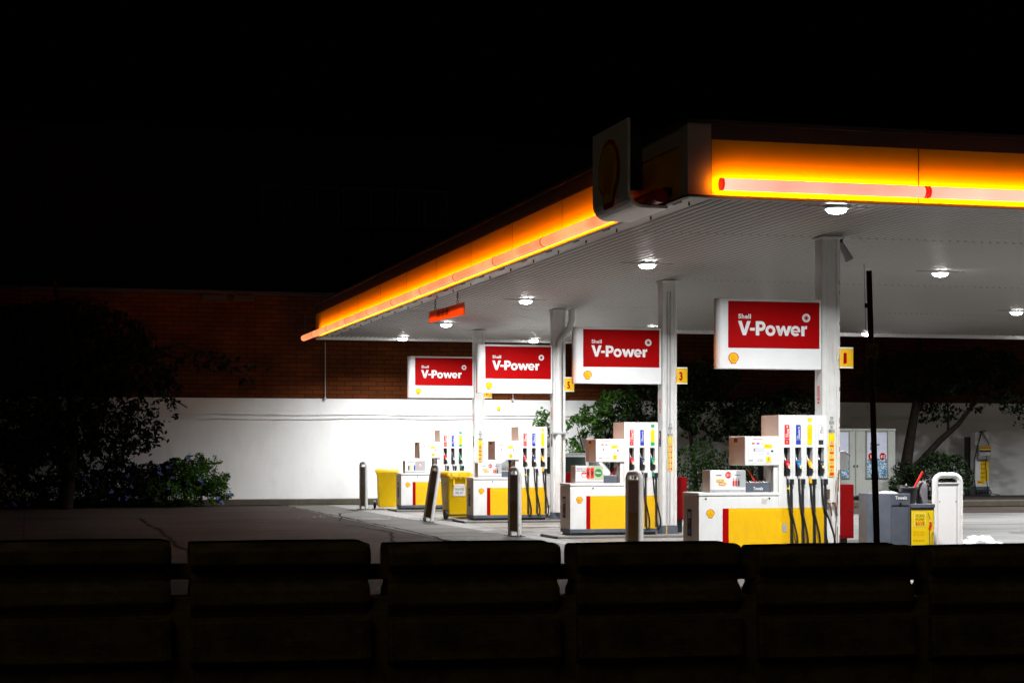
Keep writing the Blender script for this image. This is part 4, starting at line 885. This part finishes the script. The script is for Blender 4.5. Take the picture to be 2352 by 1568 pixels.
bag('plastic_bag', 'crumpled silvery bag on the ground by the second column', tuple(CP((1506 - CX) / F * 34.5, 34.5, .004)), .16, .3, .3, 5)

# ------------------------------------------------------------------ leaning street pole
Zp = 17.0
base = CP((2015.5 - CX) / F * Zp, Zp); topx = (1996 - CX) / F * Zp; top = CP(topx, Zp, HC + (HZ - 622) / F * Zp)
base = CP((2017 - CX) / F * Zp - .0, Zp) ; bz = base + (base - top) * 0
# extend the line seen between the top and the barrier down to the ground
pa = CP((2014 - CX) / F * Zp, Zp, HC - (1250 - HZ) / F * Zp); dirv = (pa - top).normalized(); base = top + dirv * (top.z / -dirv.z)
t = thing('sign_pole', 'dark leaning street pole with a small yellow plate', 'pole', base); PM = mat('pole_metal', (.05, .04, .03), .5, var=.3, scale=14, grime=(.1, .05, .03), gamt=.5)
b = MB(); v_ = top - base; b.tube([(0, 0, 0), v_ * .45, v_ * .46], [.031, .03, .026], PM, 14); b.tube([v_ * .46, v_], .027, PM, 14); b.tube([v_ * .4, v_ * .415], .035, PM, 14); b.build('pole', t)
b = MB(); q = v_ * ((HC + (HZ - 806) / F * Zp) / top.z); PY = mat('plate_ochre', (.3, .15, .03), .6, var=.3, scale=20)
pl_fr = (Vector((CS, -SN, 0)) * .8 + Vector((0, -.4, 0)), Z1); pl_fr = (pl_fr[0].normalized(), Z1)
mt = Matrix.Translation(q + Vector((0, -.035, 0))) @ Matrix.Rotation(-TH - .25, 4, 'Z')
b.box(-.062, .05, -.01, 0, -.066, .066, PY, mt); 
U_ = (mt.to_3x3() @ X1); N_ = mt.to_3x3() @ Vector((0, -1, 0)); b.text('EAD', -.05, -.04, .08, mt @ Vector((0, -.01, 0)), (U_, Z1), INK, w=.085, bold=.01, off=.003)
b.build('plate', t)
b = MB(); q1 = v_ * .90; q2 = v_ * .72; s_ = Vector((-CS, SN, 0)) * .045
b.tube([v_ * 1.02 + s_, q1 + s_, q2 + s_ * 1.1, v_ * .6 + s_ * 1.1], .0025, PM, 5); 
for q_ in (q1, q2): b.box(-.05, 0, -.01, .01, -.02, .02, PM, Matrix.Translation(q_) @ Matrix.Rotation(-TH, 4, 'Z'))
b.build('wire_bracket', t)

# ------------------------------------------------------------------ car behind the third pump
cy = 41.2; x_a = W(1040, cy)[0]
t = thing('parked_car', 'small white hatchback parked behind the third fuel pump', 'car', (x_a, cy, 0.004))
def carprof(off):
    return [(0.02, .30), (0.0, .55), (.06, .74), (.75, .92), (1.0, .96), (1.62, 1.40), (2.0, 1.5), (2.9, 1.5), (3.35, 1.42), (3.62, 1.05), (3.74, .9), (3.76, .35), (3.6, .25), (.2, .22)]
body = [(0.02, .30), (0.0, .55), (.06, .72), (.7, .9), (.98, .95), (3.66, .97), (3.75, .85), (3.76, .35), (3.6, .25), (.2, .22)]
b = MB(); b.prism([(x_, -.82 + (.0), z_) for x_, z_ in body], (0, 1.64, 0), CARW); bb = b.build('body', t, bevel=.05, seg=3)
b = MB(); lo = [(.95, .95), (3.66, .97)]; hi = [(1.66, 1.44), (3.28, 1.45)]
vs = [(lo[0][0], -.78, lo[0][1]), (lo[1][0], -.78, lo[1][1]), (hi[1][0], -.62, hi[1][1]), (hi[0][0], -.62, hi[0][1]), (lo[0][0], .78, lo[0][1]), (lo[1][0], .78, lo[1][1]), (hi[1][0], .62, hi[1][1]), (hi[0][0], .62, hi[0][1])]
b.add(vs, [(0, 1, 2, 3), (5, 4, 7, 6), (4, 0, 3, 7), (1, 5, 6, 2), (3, 2, 6, 7)], CARW); b.build('cabin', t, bevel=.04)
b = MB(); b.box(1.7, 3.24, -.6, .6, 1.452, 1.475, CARW); b.build('roof', t, bevel=.02)
def pane(name, u0, u1, v0, v1):
    def q(u, v, sg=-1): x_ = lo[0][0] + (hi[0][0] - lo[0][0]) * v if False else u; return (x_, sg * (.785 - .16 * v), .96 + .485 * v)
    for sg in (-1, 1):
        B = MB(); pts = [q(u0[0], v0, sg), q(u1[0], v0, sg), q(u1[1], v1, sg), q(u0[1], v1, sg)]; B.add(pts, [(0, 1, 2, 3) if sg < 0 else (3, 2, 1, 0)], GLASSD); B.build(name, t)
pane('side_window', (1.15, 1.72), (2.2, 2.2), .08, .88); pane('side_window', (2.27, 2.27), (3.0, 3.0), .08, .88); pane('side_window', (3.07, 3.07), (3.5, 3.24), .08, .85)
b = MB(); b.add([(.99, -.7, .985), (.99, .7, .985), (1.61, .57, 1.41), (1.61, -.57, 1.41)], [(3, 2, 1, 0)], GLASSD); b.v = [p_ + Vector((-.012, 0, .012)) for p_ in b.v]; b.build('windscreen', t)
b = MB(); b.add([(3.65, -.66, 1.0), (3.65, .66, 1.0), (3.31, .56, 1.40), (3.31, -.56, 1.40)], [(0, 1, 2, 3)], GLASSD); b.v = [p_ + Vector((.012, 0, .012)) for p_ in b.v]; b.build('rear_window', t)
for xw in (.72, 3.02):
    for sy in (-1, 1):
        b = MB(); b.cyl((xw, sy * .66, .3), (xw, sy * .84, .3), .3, BLK, n=24); wh = b.build('wheel', t); b = MB(); b.cyl((xw, sy * .84, .3), (xw, sy * .85, .3), .18, METAL, n=16); b.build('hub_cap', wh)
for sy in (-1, 1):
    b = MB(); b.box(.02, .25, sy * .6 - .14, sy * .6 + .14, .62, .74, METAL); b.build('headlight', t, bevel=.03)
    b = MB(); b.box(3.7, 3.78, sy * .66 - .1, sy * .66 + .1, .7, .95, PECR); b.build('tail_light', t, bevel=.02)
    b = MB(); b.box(1.25, 1.38, sy * .93 - .07, sy * .93 + .07, .98, 1.08, BLKP); b.build('wing_mirror', t, bevel=.02)

# ------------------------------------------------------------------ ice freezer
yq = 47.6; xa, xb = W(1875, yq)[0], W(2058, yq)[0]; zt_ = HC + (HZ - 984) * W(2000, yq)[1] / F
t = thing('ice_freezer', 'cream double door ice freezer with blue ice posters by the wall', 'freezer', (xa, yq, .13)); Wf = xb - xa; Hf = zt_ - .13
CRM = mat('cream_enamel', (.38, .39, .355), .4, var=.08, grime=(.25, .22, .15), gamt=.4)
b = MB(); b.box(0, Wf, .05, .95, .08, Hf - .06, CRM); b.box(-.01, Wf + .01, .03, .97, Hf - .06, Hf, CRM); b.build('cabinet', t, bevel=.01)
for xx in (.1, Wf - .2): 
    b = MB(); b.box(xx, xx + .1, .15, .8, -.0, .08, BLKP); b.build('foot', t)
dx = W(1965, yq)[0] - xa
for a_, c_, l in ((.02, dx - .02, 'left'), (dx + .02, Wf - .02, 'right')):
    b = MB(); b.box(a_, c_, 0, .05, .12, Hf - .08, CRM); dr = b.build('door', t, bevel=.008)
    if a_ > .5: u0, u1 = W(1991, yq)[0] - xa, W(2036, yq)[0] - xa
    else: u0, u1 = .25, W(1948, yq)[0] - xa
    z0_, z1_ = HC - .13 + (HZ - 1096) * W(2000, yq)[1] / F, HC - .13 + (HZ - 992) * W(2000, yq)[1] / F
    b = MB(); b.box(u0 - .04, u1 + .04, -.025, 0, z0_ - .04, z1_ + .04, ALU); O = (0, -.025, 0); zm = z0_ + (z1_ - z0_) * .42
    b.rect(u0, u1, z0_, zm, O, FRONT, ICE, .002); b.rect(u0, u1, zm, z1_, O, FRONT, mat('poster_pale', (.55, .57, .68), .4), .002)
    if a_ > .5:
        b.text('Slow', u0 + .09, zm + .36, .085, O, FRONT, INK, w=.3, bold=.02, off=.005); b.text('Bag', u0 + .09, zm + .24, .085, O, FRONT, INK, w=.22, bold=.02, off=.005)
        for u, s_ in ((u0 + .13, '$5'), (u1 - .13, '$12')): b.disc(u, zm + .06, .1, O, FRONT, RED, .006); b.text(s_, u, zm + .025, .07, O, FRONT, LET, w=.13 if len(s_) > 2 else .08, bold=.03, off=.01, center=True)
    b.build('poster', dr)
    b = MB(); hx = dx + .05 if a_ > .5 else dx - .05; b.box(hx - .015, hx + .02, -.03, 0, .93, .99, BLKP); b.build('handle', dr, bevel=.005)
# white box on the wall behind
xb0 = W(1905, 51.4)[0]; b = MB(); b.box(xb0, W(1949, 51.4)[0], 51.2, 51.5, 2.3, 2.85, WHITE2); tag(b.build('wall_box', bevel=.01), 'pale square box fixed on the white wall above the freezer', 'box')
# small white hooded dispenser next to the freezer (in front)
yh = 43.2; x0_ = W(1918, yh)[0]; x1_ = W(1948, yh)[0]; zt_ = HC + (HZ - 1038) * W(1940, yh)[1] / F
t = thing('hooded_dispenser', 'white hooded box on a post just right of the nearest column', 'dispenser', (x0_, yh, 0.004))
b = MB(); b.box(0, x1_ - x0_, 0, .3, zt_ - .45, zt_, WHITE2); b.build('box_body', t, bevel=.01)
b = MB(); w2 = x1_ - x0_; b.prism([(-.02, -.05, zt_), (w2 * .7, -.05, zt_ + .02), (w2 + .08, -.05, zt_ - .06), (w2 + .07, -.05, zt_ - .1), (w2 * .7, -.05, zt_ - .02), (-.02, -.05, zt_ - .03)], (0, .4, 0), WHITE2); b.build('hood', t)
b = MB(); b.box(w2 / 2 - .04, w2 / 2 + .04, .1, .18, 0, zt_ - .45, GREYL); b.build('post', t)

# ------------------------------------------------------------------ air and water unit
ya_ = 50.6; xa, xb = W(2240, ya_)[0], W(2271, ya_)[0]; Zq = W(2255, ya_)[1]; zf = lambda py: HC + (HZ - py) * Zq / F
t = thing('air_pump_unit', 'white air pump post with black hoses and yellow label on wall', 'air pump', (xa, ya_, .13)); wv_ = xb - xa
b = MB(); b.box(0, wv_, 0, .3, zf(1117) - .13, zf(992) - .13, WHITE2); b.build('post', t, bevel=.01)
b = MB(); b.box(-.02, wv_ + .02, -.03, .33, 0, zf(1117) - .13, GREY); b.build('base', t, bevel=.01)
b = MB(); z0_, z1_ = zf(1055) - .13, zf(1023) - .13; b.box(.05, wv_ + .01, -.12, 0, z0_, z1_, GREYL); O = (.05, -.12, 0); b.rect(.03, wv_ - .04, z1_ - .13, z1_ - .01, O, FRONT, YEL2, .003); b.rect(.04, wv_ - .06, z1_ - .09, z1_ - .06, O, FRONT, REDL, .005)
b.rect(.03, wv_ - .05, z1_ - .19, z1_ - .14, O, FRONT, INK, .003); b.rect(.04, wv_ - .06, z1_ - .3, z1_ - .21, O, FRONT, LET, .003); b.build('control_box', t, bevel=.005)
b = MB(); O = (0, 0, 0); zc0, zc1 = zf(1103) - .13, zf(1057) - .13; b.rect(.17, wv_, zc0, zc1, O, FRONT, YEL2, .003); b.rect(.06, wv_ * .75, zc0 - .1, zc0, O, FRONT, YEL2, .004)
for k in range(4):
    for u in (.19, .27): b.rect(u, u + .05, zc1 - .14 - k * .13, zc1 - .10 - k * .13, O, FRONT, REDL, .005)
b.rect(.08, .24, zc0 - .07, zc0 - .03, O, FRONT, REDL, .006); b.build('instruction_label', t)
b = MB(); zt2_ = zf(992) - .13
b.tube([(wv_ * .45, -.03, zt2_ + .02), (.1, -.06, zt2_ - .25), (-.05, -.06, zt2_ - .8), (-.08, -.05, .6), (-.02, -.1, .15), (.15, -.12, .05)], .018, BLK, 8)
b.tube([(wv_ * .45, -.03, zt2_ + .02), (wv_ - .03, -.06, zt2_ - .35), (wv_ * .6, -.14, 1.0), (wv_ * .7, -.13, .5), (wv_ * .8, -.12, .1), (wv_ + .3, -.1, .03)], .014, BLK, 8)
for k in range(5): b.tube([(.0 + k * .09 + .1 * math.cos(a_), -.15, .1 + .09 * math.sin(a_)) for a_ in [2 * math.pi * j / 12 for j in range(13)]], .018, BLK, 6)
b.tube([(wv_ * .25, -.03, zt2_ + .01), (wv_ * .7, -.03, zt2_ + .03)], .02, BLK, 6); b.build('hose', t)
# grey pillar beside it
xa = W(2222, 51.3)[0]; b = MB(); b.box(xa, xa + .22, 51.25, 51.5, .13, 1.95, DKGREY); tag(b.build('meter_cabinet', bevel=.01), 'narrow dark grey cabinet on the wall left of the air pump', 'cabinet')

# ------------------------------------------------------------------ vegetation
def leaves(b, blobs, n, size, m, m2=None, squash=.5, seed=1):
    rnd = random.Random(seed); tot = sum(bl[3] * bl[4] * bl[5] for bl in blobs)
    for bl in blobs:
        k = int(n * bl[3] * bl[4] * bl[5] / tot) + 4
        for _ in range(k):
            while True:
                d = Vector((rnd.uniform(-1, 1), rnd.uniform(-1, 1), rnd.uniform(-1, 1)))
                if .2 < d.length < 1: break
            d = d * (d.length ** -.45) if d.length > 0 else d
            p_ = Vector((bl[0] + d.x * bl[3], bl[1] + d.y * bl[4], bl[2] + d.z * bl[5]))
            if mnoise.noise(p_ * 2.6 + Vector((seed, 3, 1))) < -.12: continue
            p_ += Vector((mnoise.noise(p_ * 3), mnoise.noise(p_ * 3 + Vector((5, 5, 5))), mnoise.noise(p_ * 3 + Vector((9, 1, 4))))) * .22
            if p_.z < .05 or p_.y > 51.45: continue
            s_ = size * rnd.uniform(.55, 1.3); e = Euler((rnd.uniform(-1.2, 1.2), rnd.uniform(-1.2, 1.2), rnd.uniform(0, 6.28))).to_matrix()
            a_, c_ = e @ Vector((s_, 0, 0)), e @ Vector((0, s_ * squash, 0)); nn = e @ Vector((0, 0, s_ * .12))
            b.add([p_ - a_, p_ - c_ + nn, p_ + a_, p_ + c_ + nn], [(0, 1, 2, 3)], m2 if (m2 and rnd.random() < .3) else m)
def shrub(name, label, cat, base, blobs, n, size, m, m2, seed, stems, flowers=0, group=None):
    t = thing(name, label, cat, base, group=group); base = Vector(base)
    b = MB(); leaves(b, blobs, n, size, m, m2, .5, seed); b.v = [p_ - base for p_ in b.v]; b.build('crown' if 'tree' in name else 'foliage', t)
    b = MB(); rnd = random.Random(seed)
    for pth, r in stems:
        pth = [Vector(p_) - base for p_ in pth]; k = len(pth); b.tube(pth, [r * (1 - .75 * i / max(1, k - 1)) for i in range(k)], WOODY, 10)
    b.build('trunk' if 'tree' in name else 'stem', t)
    if flowers:
        for _ in range(flowers):
            b = MB(); bl = rnd.choice(blobs); d = Vector((rnd.uniform(-1, 1), rnd.uniform(-1, -.2), rnd.uniform(-.9, .7))).normalized()
            p_ = Vector((bl[0] + d.x * bl[3], bl[1] + d.y * bl[4] - .04, bl[2] + d.z * bl[5])) - base
            if p_.z < .1: continue
            for q in range(5): o_ = Vector((rnd.uniform(-.05, .05), rnd.uniform(-.03, .0), rnd.uniform(-.05, .05))); b.add([p_ + o_ + Vector(v) * .028 for v in ((-1, 0, 0), (0, -.3, -1), (1, 0, 0), (0, -.3, 1))], [(0, 1, 2, 3)], FLOW)
            b.build('flower', t)
    return t
def blob(px, py, y, w_, h_, d_=None):       # centre pixel, depth plane, half width / half height in photo pixels
    p_ = P(px, py, y); Z = W(px, y)[1]; return (p_.x, y, p_.z, w_ * Z / F * 1.05, d_ or w_ * Z / F * .6, h_ * Z / F)
g = lambda px, y: (W(px, y)[0], y, 0.0)
# flowering hedge at left
shrub('flowering_bush', 'leafy bush with small blue flowers at the foot of the white wall', 'bush', g(450, 50.4),
      [blob(470, 1105, 50.4, 50, 42, .6), blob(430, 1090, 50.5, 60, 40, .6), blob(500, 1125, 50.3, 28, 28, .5), blob(400, 1125, 50.2, 70, 35, .7), blob(480, 1075, 50.6, 30, 26, .4), blob(440, 1065, 50.6, 40, 20, .4), blob(515, 1145, 50.4, 20, 14, .3)], 20000, .04, LEAF_A, LEAF_C, 11,
      [([(W(450, 50.5)[0], 50.5, 0), (W(440, 50.5)[0], 50.5, .7)], .03), ([(W(450, 50.5)[0], 50.5, 0), (W(490, 50.4)[0], 50.4, .9)], .025)], 12)
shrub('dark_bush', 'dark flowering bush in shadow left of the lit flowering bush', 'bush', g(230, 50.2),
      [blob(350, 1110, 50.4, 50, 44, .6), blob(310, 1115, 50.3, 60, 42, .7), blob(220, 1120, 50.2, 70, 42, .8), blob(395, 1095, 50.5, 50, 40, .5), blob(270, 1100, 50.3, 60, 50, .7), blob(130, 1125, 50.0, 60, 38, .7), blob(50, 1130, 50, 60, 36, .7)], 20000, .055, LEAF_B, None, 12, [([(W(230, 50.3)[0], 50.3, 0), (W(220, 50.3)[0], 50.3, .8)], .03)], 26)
xt = W(150, 49.0)[0]
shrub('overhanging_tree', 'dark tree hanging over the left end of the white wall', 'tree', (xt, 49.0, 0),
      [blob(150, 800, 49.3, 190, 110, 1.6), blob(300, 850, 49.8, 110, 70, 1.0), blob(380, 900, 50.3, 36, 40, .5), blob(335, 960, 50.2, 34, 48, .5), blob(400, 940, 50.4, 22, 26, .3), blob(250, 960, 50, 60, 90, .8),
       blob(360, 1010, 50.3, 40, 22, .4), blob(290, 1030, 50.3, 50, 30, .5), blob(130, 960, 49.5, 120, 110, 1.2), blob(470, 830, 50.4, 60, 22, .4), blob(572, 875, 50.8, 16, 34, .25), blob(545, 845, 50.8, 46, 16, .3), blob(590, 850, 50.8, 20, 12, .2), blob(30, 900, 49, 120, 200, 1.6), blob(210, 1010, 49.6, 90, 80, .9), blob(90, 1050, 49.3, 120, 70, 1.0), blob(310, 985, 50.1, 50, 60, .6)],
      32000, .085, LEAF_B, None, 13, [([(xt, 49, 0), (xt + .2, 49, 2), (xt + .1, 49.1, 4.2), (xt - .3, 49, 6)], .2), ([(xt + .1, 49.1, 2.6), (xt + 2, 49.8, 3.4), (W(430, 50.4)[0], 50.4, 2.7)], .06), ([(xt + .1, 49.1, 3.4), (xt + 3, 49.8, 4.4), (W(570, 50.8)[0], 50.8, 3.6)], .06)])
# green creeper tree behind second and third pumps
shrub('climbing_tree', 'leafy green creeper growing on the white wall behind the third column', 'tree', g(1330, 50.2),
      [blob(1240, 960, 50.9, 22, 22, .3), blob(1255, 1000, 50.8, 20, 34, .3), blob(1330, 980, 50.6, 34, 26, .4), blob(1370, 950, 50.5, 36, 30, .5), blob(1390, 990, 50.6, 34, 30, .5), blob(1325, 1040, 50.6, 16, 30, .3), blob(1350, 1075, 50.6, 20, 30, .3), blob(1310, 1010, 50.7, 16, 20, .3),
       blob(1420, 930, 50.3, 50, 34, .6), blob(1385, 1100, 50.5, 24, 50, .4)], 13000, .05, LEAF_C, LEAF_A, 14,
      [([(W(1365, 50.6)[0], 50.6, .1), (W(1350, 50.6)[0], 50.7, 1.2), (W(1330, 50.6)[0], 50.8, 2.2)], .04), ([(W(1365, 50.6)[0], 50.6, .1), (W(1395, 50.6)[0], 50.6, 1.8), (W(1420, 50.6)[0], 50.6, 3.0)], .05)])
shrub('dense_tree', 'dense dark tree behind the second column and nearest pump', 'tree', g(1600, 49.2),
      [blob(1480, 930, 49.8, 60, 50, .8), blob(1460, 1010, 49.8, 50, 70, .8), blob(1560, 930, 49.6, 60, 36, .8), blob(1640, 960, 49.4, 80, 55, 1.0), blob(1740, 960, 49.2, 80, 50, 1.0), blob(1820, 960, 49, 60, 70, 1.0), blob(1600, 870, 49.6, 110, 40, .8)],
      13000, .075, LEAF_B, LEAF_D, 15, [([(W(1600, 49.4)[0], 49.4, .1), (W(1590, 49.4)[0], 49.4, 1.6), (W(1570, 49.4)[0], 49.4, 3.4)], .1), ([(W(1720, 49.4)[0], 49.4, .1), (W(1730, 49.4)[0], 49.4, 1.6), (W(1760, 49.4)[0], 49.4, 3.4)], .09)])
shrub('leafy_hedge', 'low green hedge between the second column and nearest pump', 'hedge', g(1640, 46.6),
      [blob(1515, 1110, 46.6, 40, 60, .6), blob(1590, 1080, 46.8, 50, 70, .7), blob(1670, 1090, 46.8, 60, 60, .7), blob(1750, 1080, 46.8, 70, 70, .7), blob(1840, 1090, 46.8, 50, 60, .7)], 14000, .05, LEAF_D, LEAF_B, 16, [([(W(1600, 46.9)[0], 46.9, .1), (W(1590, 46.9)[0], 46.9, 1.2)], .05)])
xt = W(2066, 48.2)[0]; kk = W(2066, 48.2)[1] / F
Q = lambda px, py, y=48.2: tuple(P(px, py, y))
shrub('forked_tree', 'forked tree with a leaning bare branch right of the freezer', 'tree', (xt, 48.2, .13),
      [blob(2160, 950, 48.4, 50, 24, .5), blob(2130, 930, 48.4, 30, 20, .5), blob(2240, 850, 48.0, 110, 50, 1.2), blob(2330, 920, 47.6, 34, 34, .6), blob(2300, 900, 47.8, 30, 22, .5), blob(2345, 960, 47.6, 12, 22, .3), blob(2305, 965, 47.6, 7, 26, .2), blob(2250, 920, 48, 36, 26, .5), blob(2120, 860, 48, 150, 50, 1.4), blob(2030, 880, 48.2, 70, 26, .8)],
      14000, .07, LEAF_B, None, 17, [([Q(2072, 1150), Q(2078, 1090), Q(2090, 1010), Q(2104, 930), Q(2112, 820), Q(2110, 700)], .21),
                                  ([Q(2085, 1130), Q(2110, 1065), Q(2160, 1010), Q(2200, 975), Q(2235, 930), Q(2290, 880)], .13), ([Q(2178, 995), Q(2178, 950), Q(2176, 920)], .045)])
shrub('round_bush', 'dark round bush under the forked tree', 'bush', g(2140, 47.3),
      [blob(2085, 1110, 47.3, 40, 45, .6), blob(2140, 1095, 47.3, 50, 50, .7), blob(2190, 1095, 47.4, 42, 48, .6), blob(2165, 1065, 47.5, 40, 25, .5), blob(2062, 1100, 46.9, 14, 14, .2), blob(2052, 1120, 46.8, 9, 18, .15)], 10000, .05, LEAF_B, LEAF_D, 18, [([(W(2140, 47.5)[0], 47.5, .1), (W(2145, 47.5)[0], 47.5, 1.0)], .05)])

# ------------------------------------------------------------------ street barrier
Z0 = 11.0; tops = {-1: 1239.5, 0: 1241, 1: 1243, 2: 1244.5, 3: 1248.5, 4: 1250}
rzB = -math.atan2(.0243, .1071) ; rzW = -(TH) - rzB        # row angle in world
ang = math.atan2(.0243, .1071) - TH
names = ['leftmost dark barrier block, cut by the frame', 'second dark barrier block from the left', 'third dark barrier block from the left, below the leaning bollard', 'fourth dark barrier block, below the large bollard', 'fifth dark barrier block, below the nearest fuel pump', 'rightmost dark barrier block, below the towel unit']
proto = None
for i in range(-1, 5):
    Zi = Z0 * (1 + .0243 * i); X = Z0 * (-738 + 450 * i) / F; zt_ = HC - (tops[i] - HZ) * (Zi + .36) / F; p_ = CP(X, Zi)
    if proto is None:
        t = thing('road_barrier', names[0], 'barrier', (p_.x, p_.y, zt_ - 1.0), ang, 'row of dark barrier blocks along the street'); proto = t
        Lb = 1.095; T_ = 1.0
        prof = [(.05, T_), (.015, T_ - .02), (0, T_ - .05), (0, T_ - .13), (.03, T_ - .155), (.07, T_ - .165), (.075, T_ - .25), (.03, T_ - .29), (.02, T_ - .37), (.06, T_ - .43), (.07, T_ - .46), (0, T_ - .475), (-.01, T_ - .72), (.06, T_ - .75), (.05, T_ - .95), (-.03, T_ - .97), (-.03, -.15)]
        full = prof + [(.4 - q[0], q[1]) for q in prof[::-1]]
        b = MB(); n_ = len(full)
        # end rings inset a little at the lip so each block reads as moulded
        cols = [(0.02, .0), (.0, .03), (0, Lb - .06), (.02, Lb - .0)]
        rings = []
        for ins, u in ((.012, 0), (0, .015), (0, .5), (0, Lb - .06), (.006, Lb - .03), (.02, Lb)):
            rg = []
            for d_, z_ in full:
                dd = ins if d_ < .2 else -ins; zz = z_ - (ins * (.9 if u > .5 else .2) if z_ > .9 else 0)
                w1 = .006 if (T_ - .27 < z_ < T_ - .15) else 0
                uu = u + (w1 if u < .1 else -w1 if u > Lb - .1 else 0)
                wob = .004 * mnoise.noise(Vector((u * 3, z_ * 5, d_ * 4)))
                rg.append((uu, d_ + dd + wob, zz + wob))
            rings.append(rg)
        vs = [q for rg in rings for q in rg]
        b.add(vs, [(k * n_ + j, (k + 1) * n_ + j, (k + 1) * n_ + (j + 1) % n_, k * n_ + (j + 1) % n_)[::-1] for k in range(5) for j in range(n_ - 1)], BRK_DARK)
        b.add(rings[0], [tuple(range(n_))], BRK_DARK); b.add(rings[-1], [tuple(range(n_))[::-1]], BRK_DARK)
        b.build('block', t, bevel=.008)
        b = MB(); b.box(Lb - .05, Lb + .2, .12, .26, T_ - .24, T_ - .15, BRK_DARK); b.build('link_bar', t, bevel=.006)
        b = MB(); b.box(Lb - .05, Lb + .2, .08, .3, -.15, T_ - .345, BRK_DARK); b.build('foot_link', t, bevel=.006)
    else:
        dup(proto, (p_.x, p_.y, zt_ - 1.0), ang, names[i + 1])
# pavement strip under the barrier
b = MB(); b.add([(-20, 9.0, .012), (30, 9.0, .012), (30, 16.4, .012), (-20, 16.4, .012)], [(0, 1, 2, 3)], PSLAB); tag(b.build('footpath'), kind='structure')
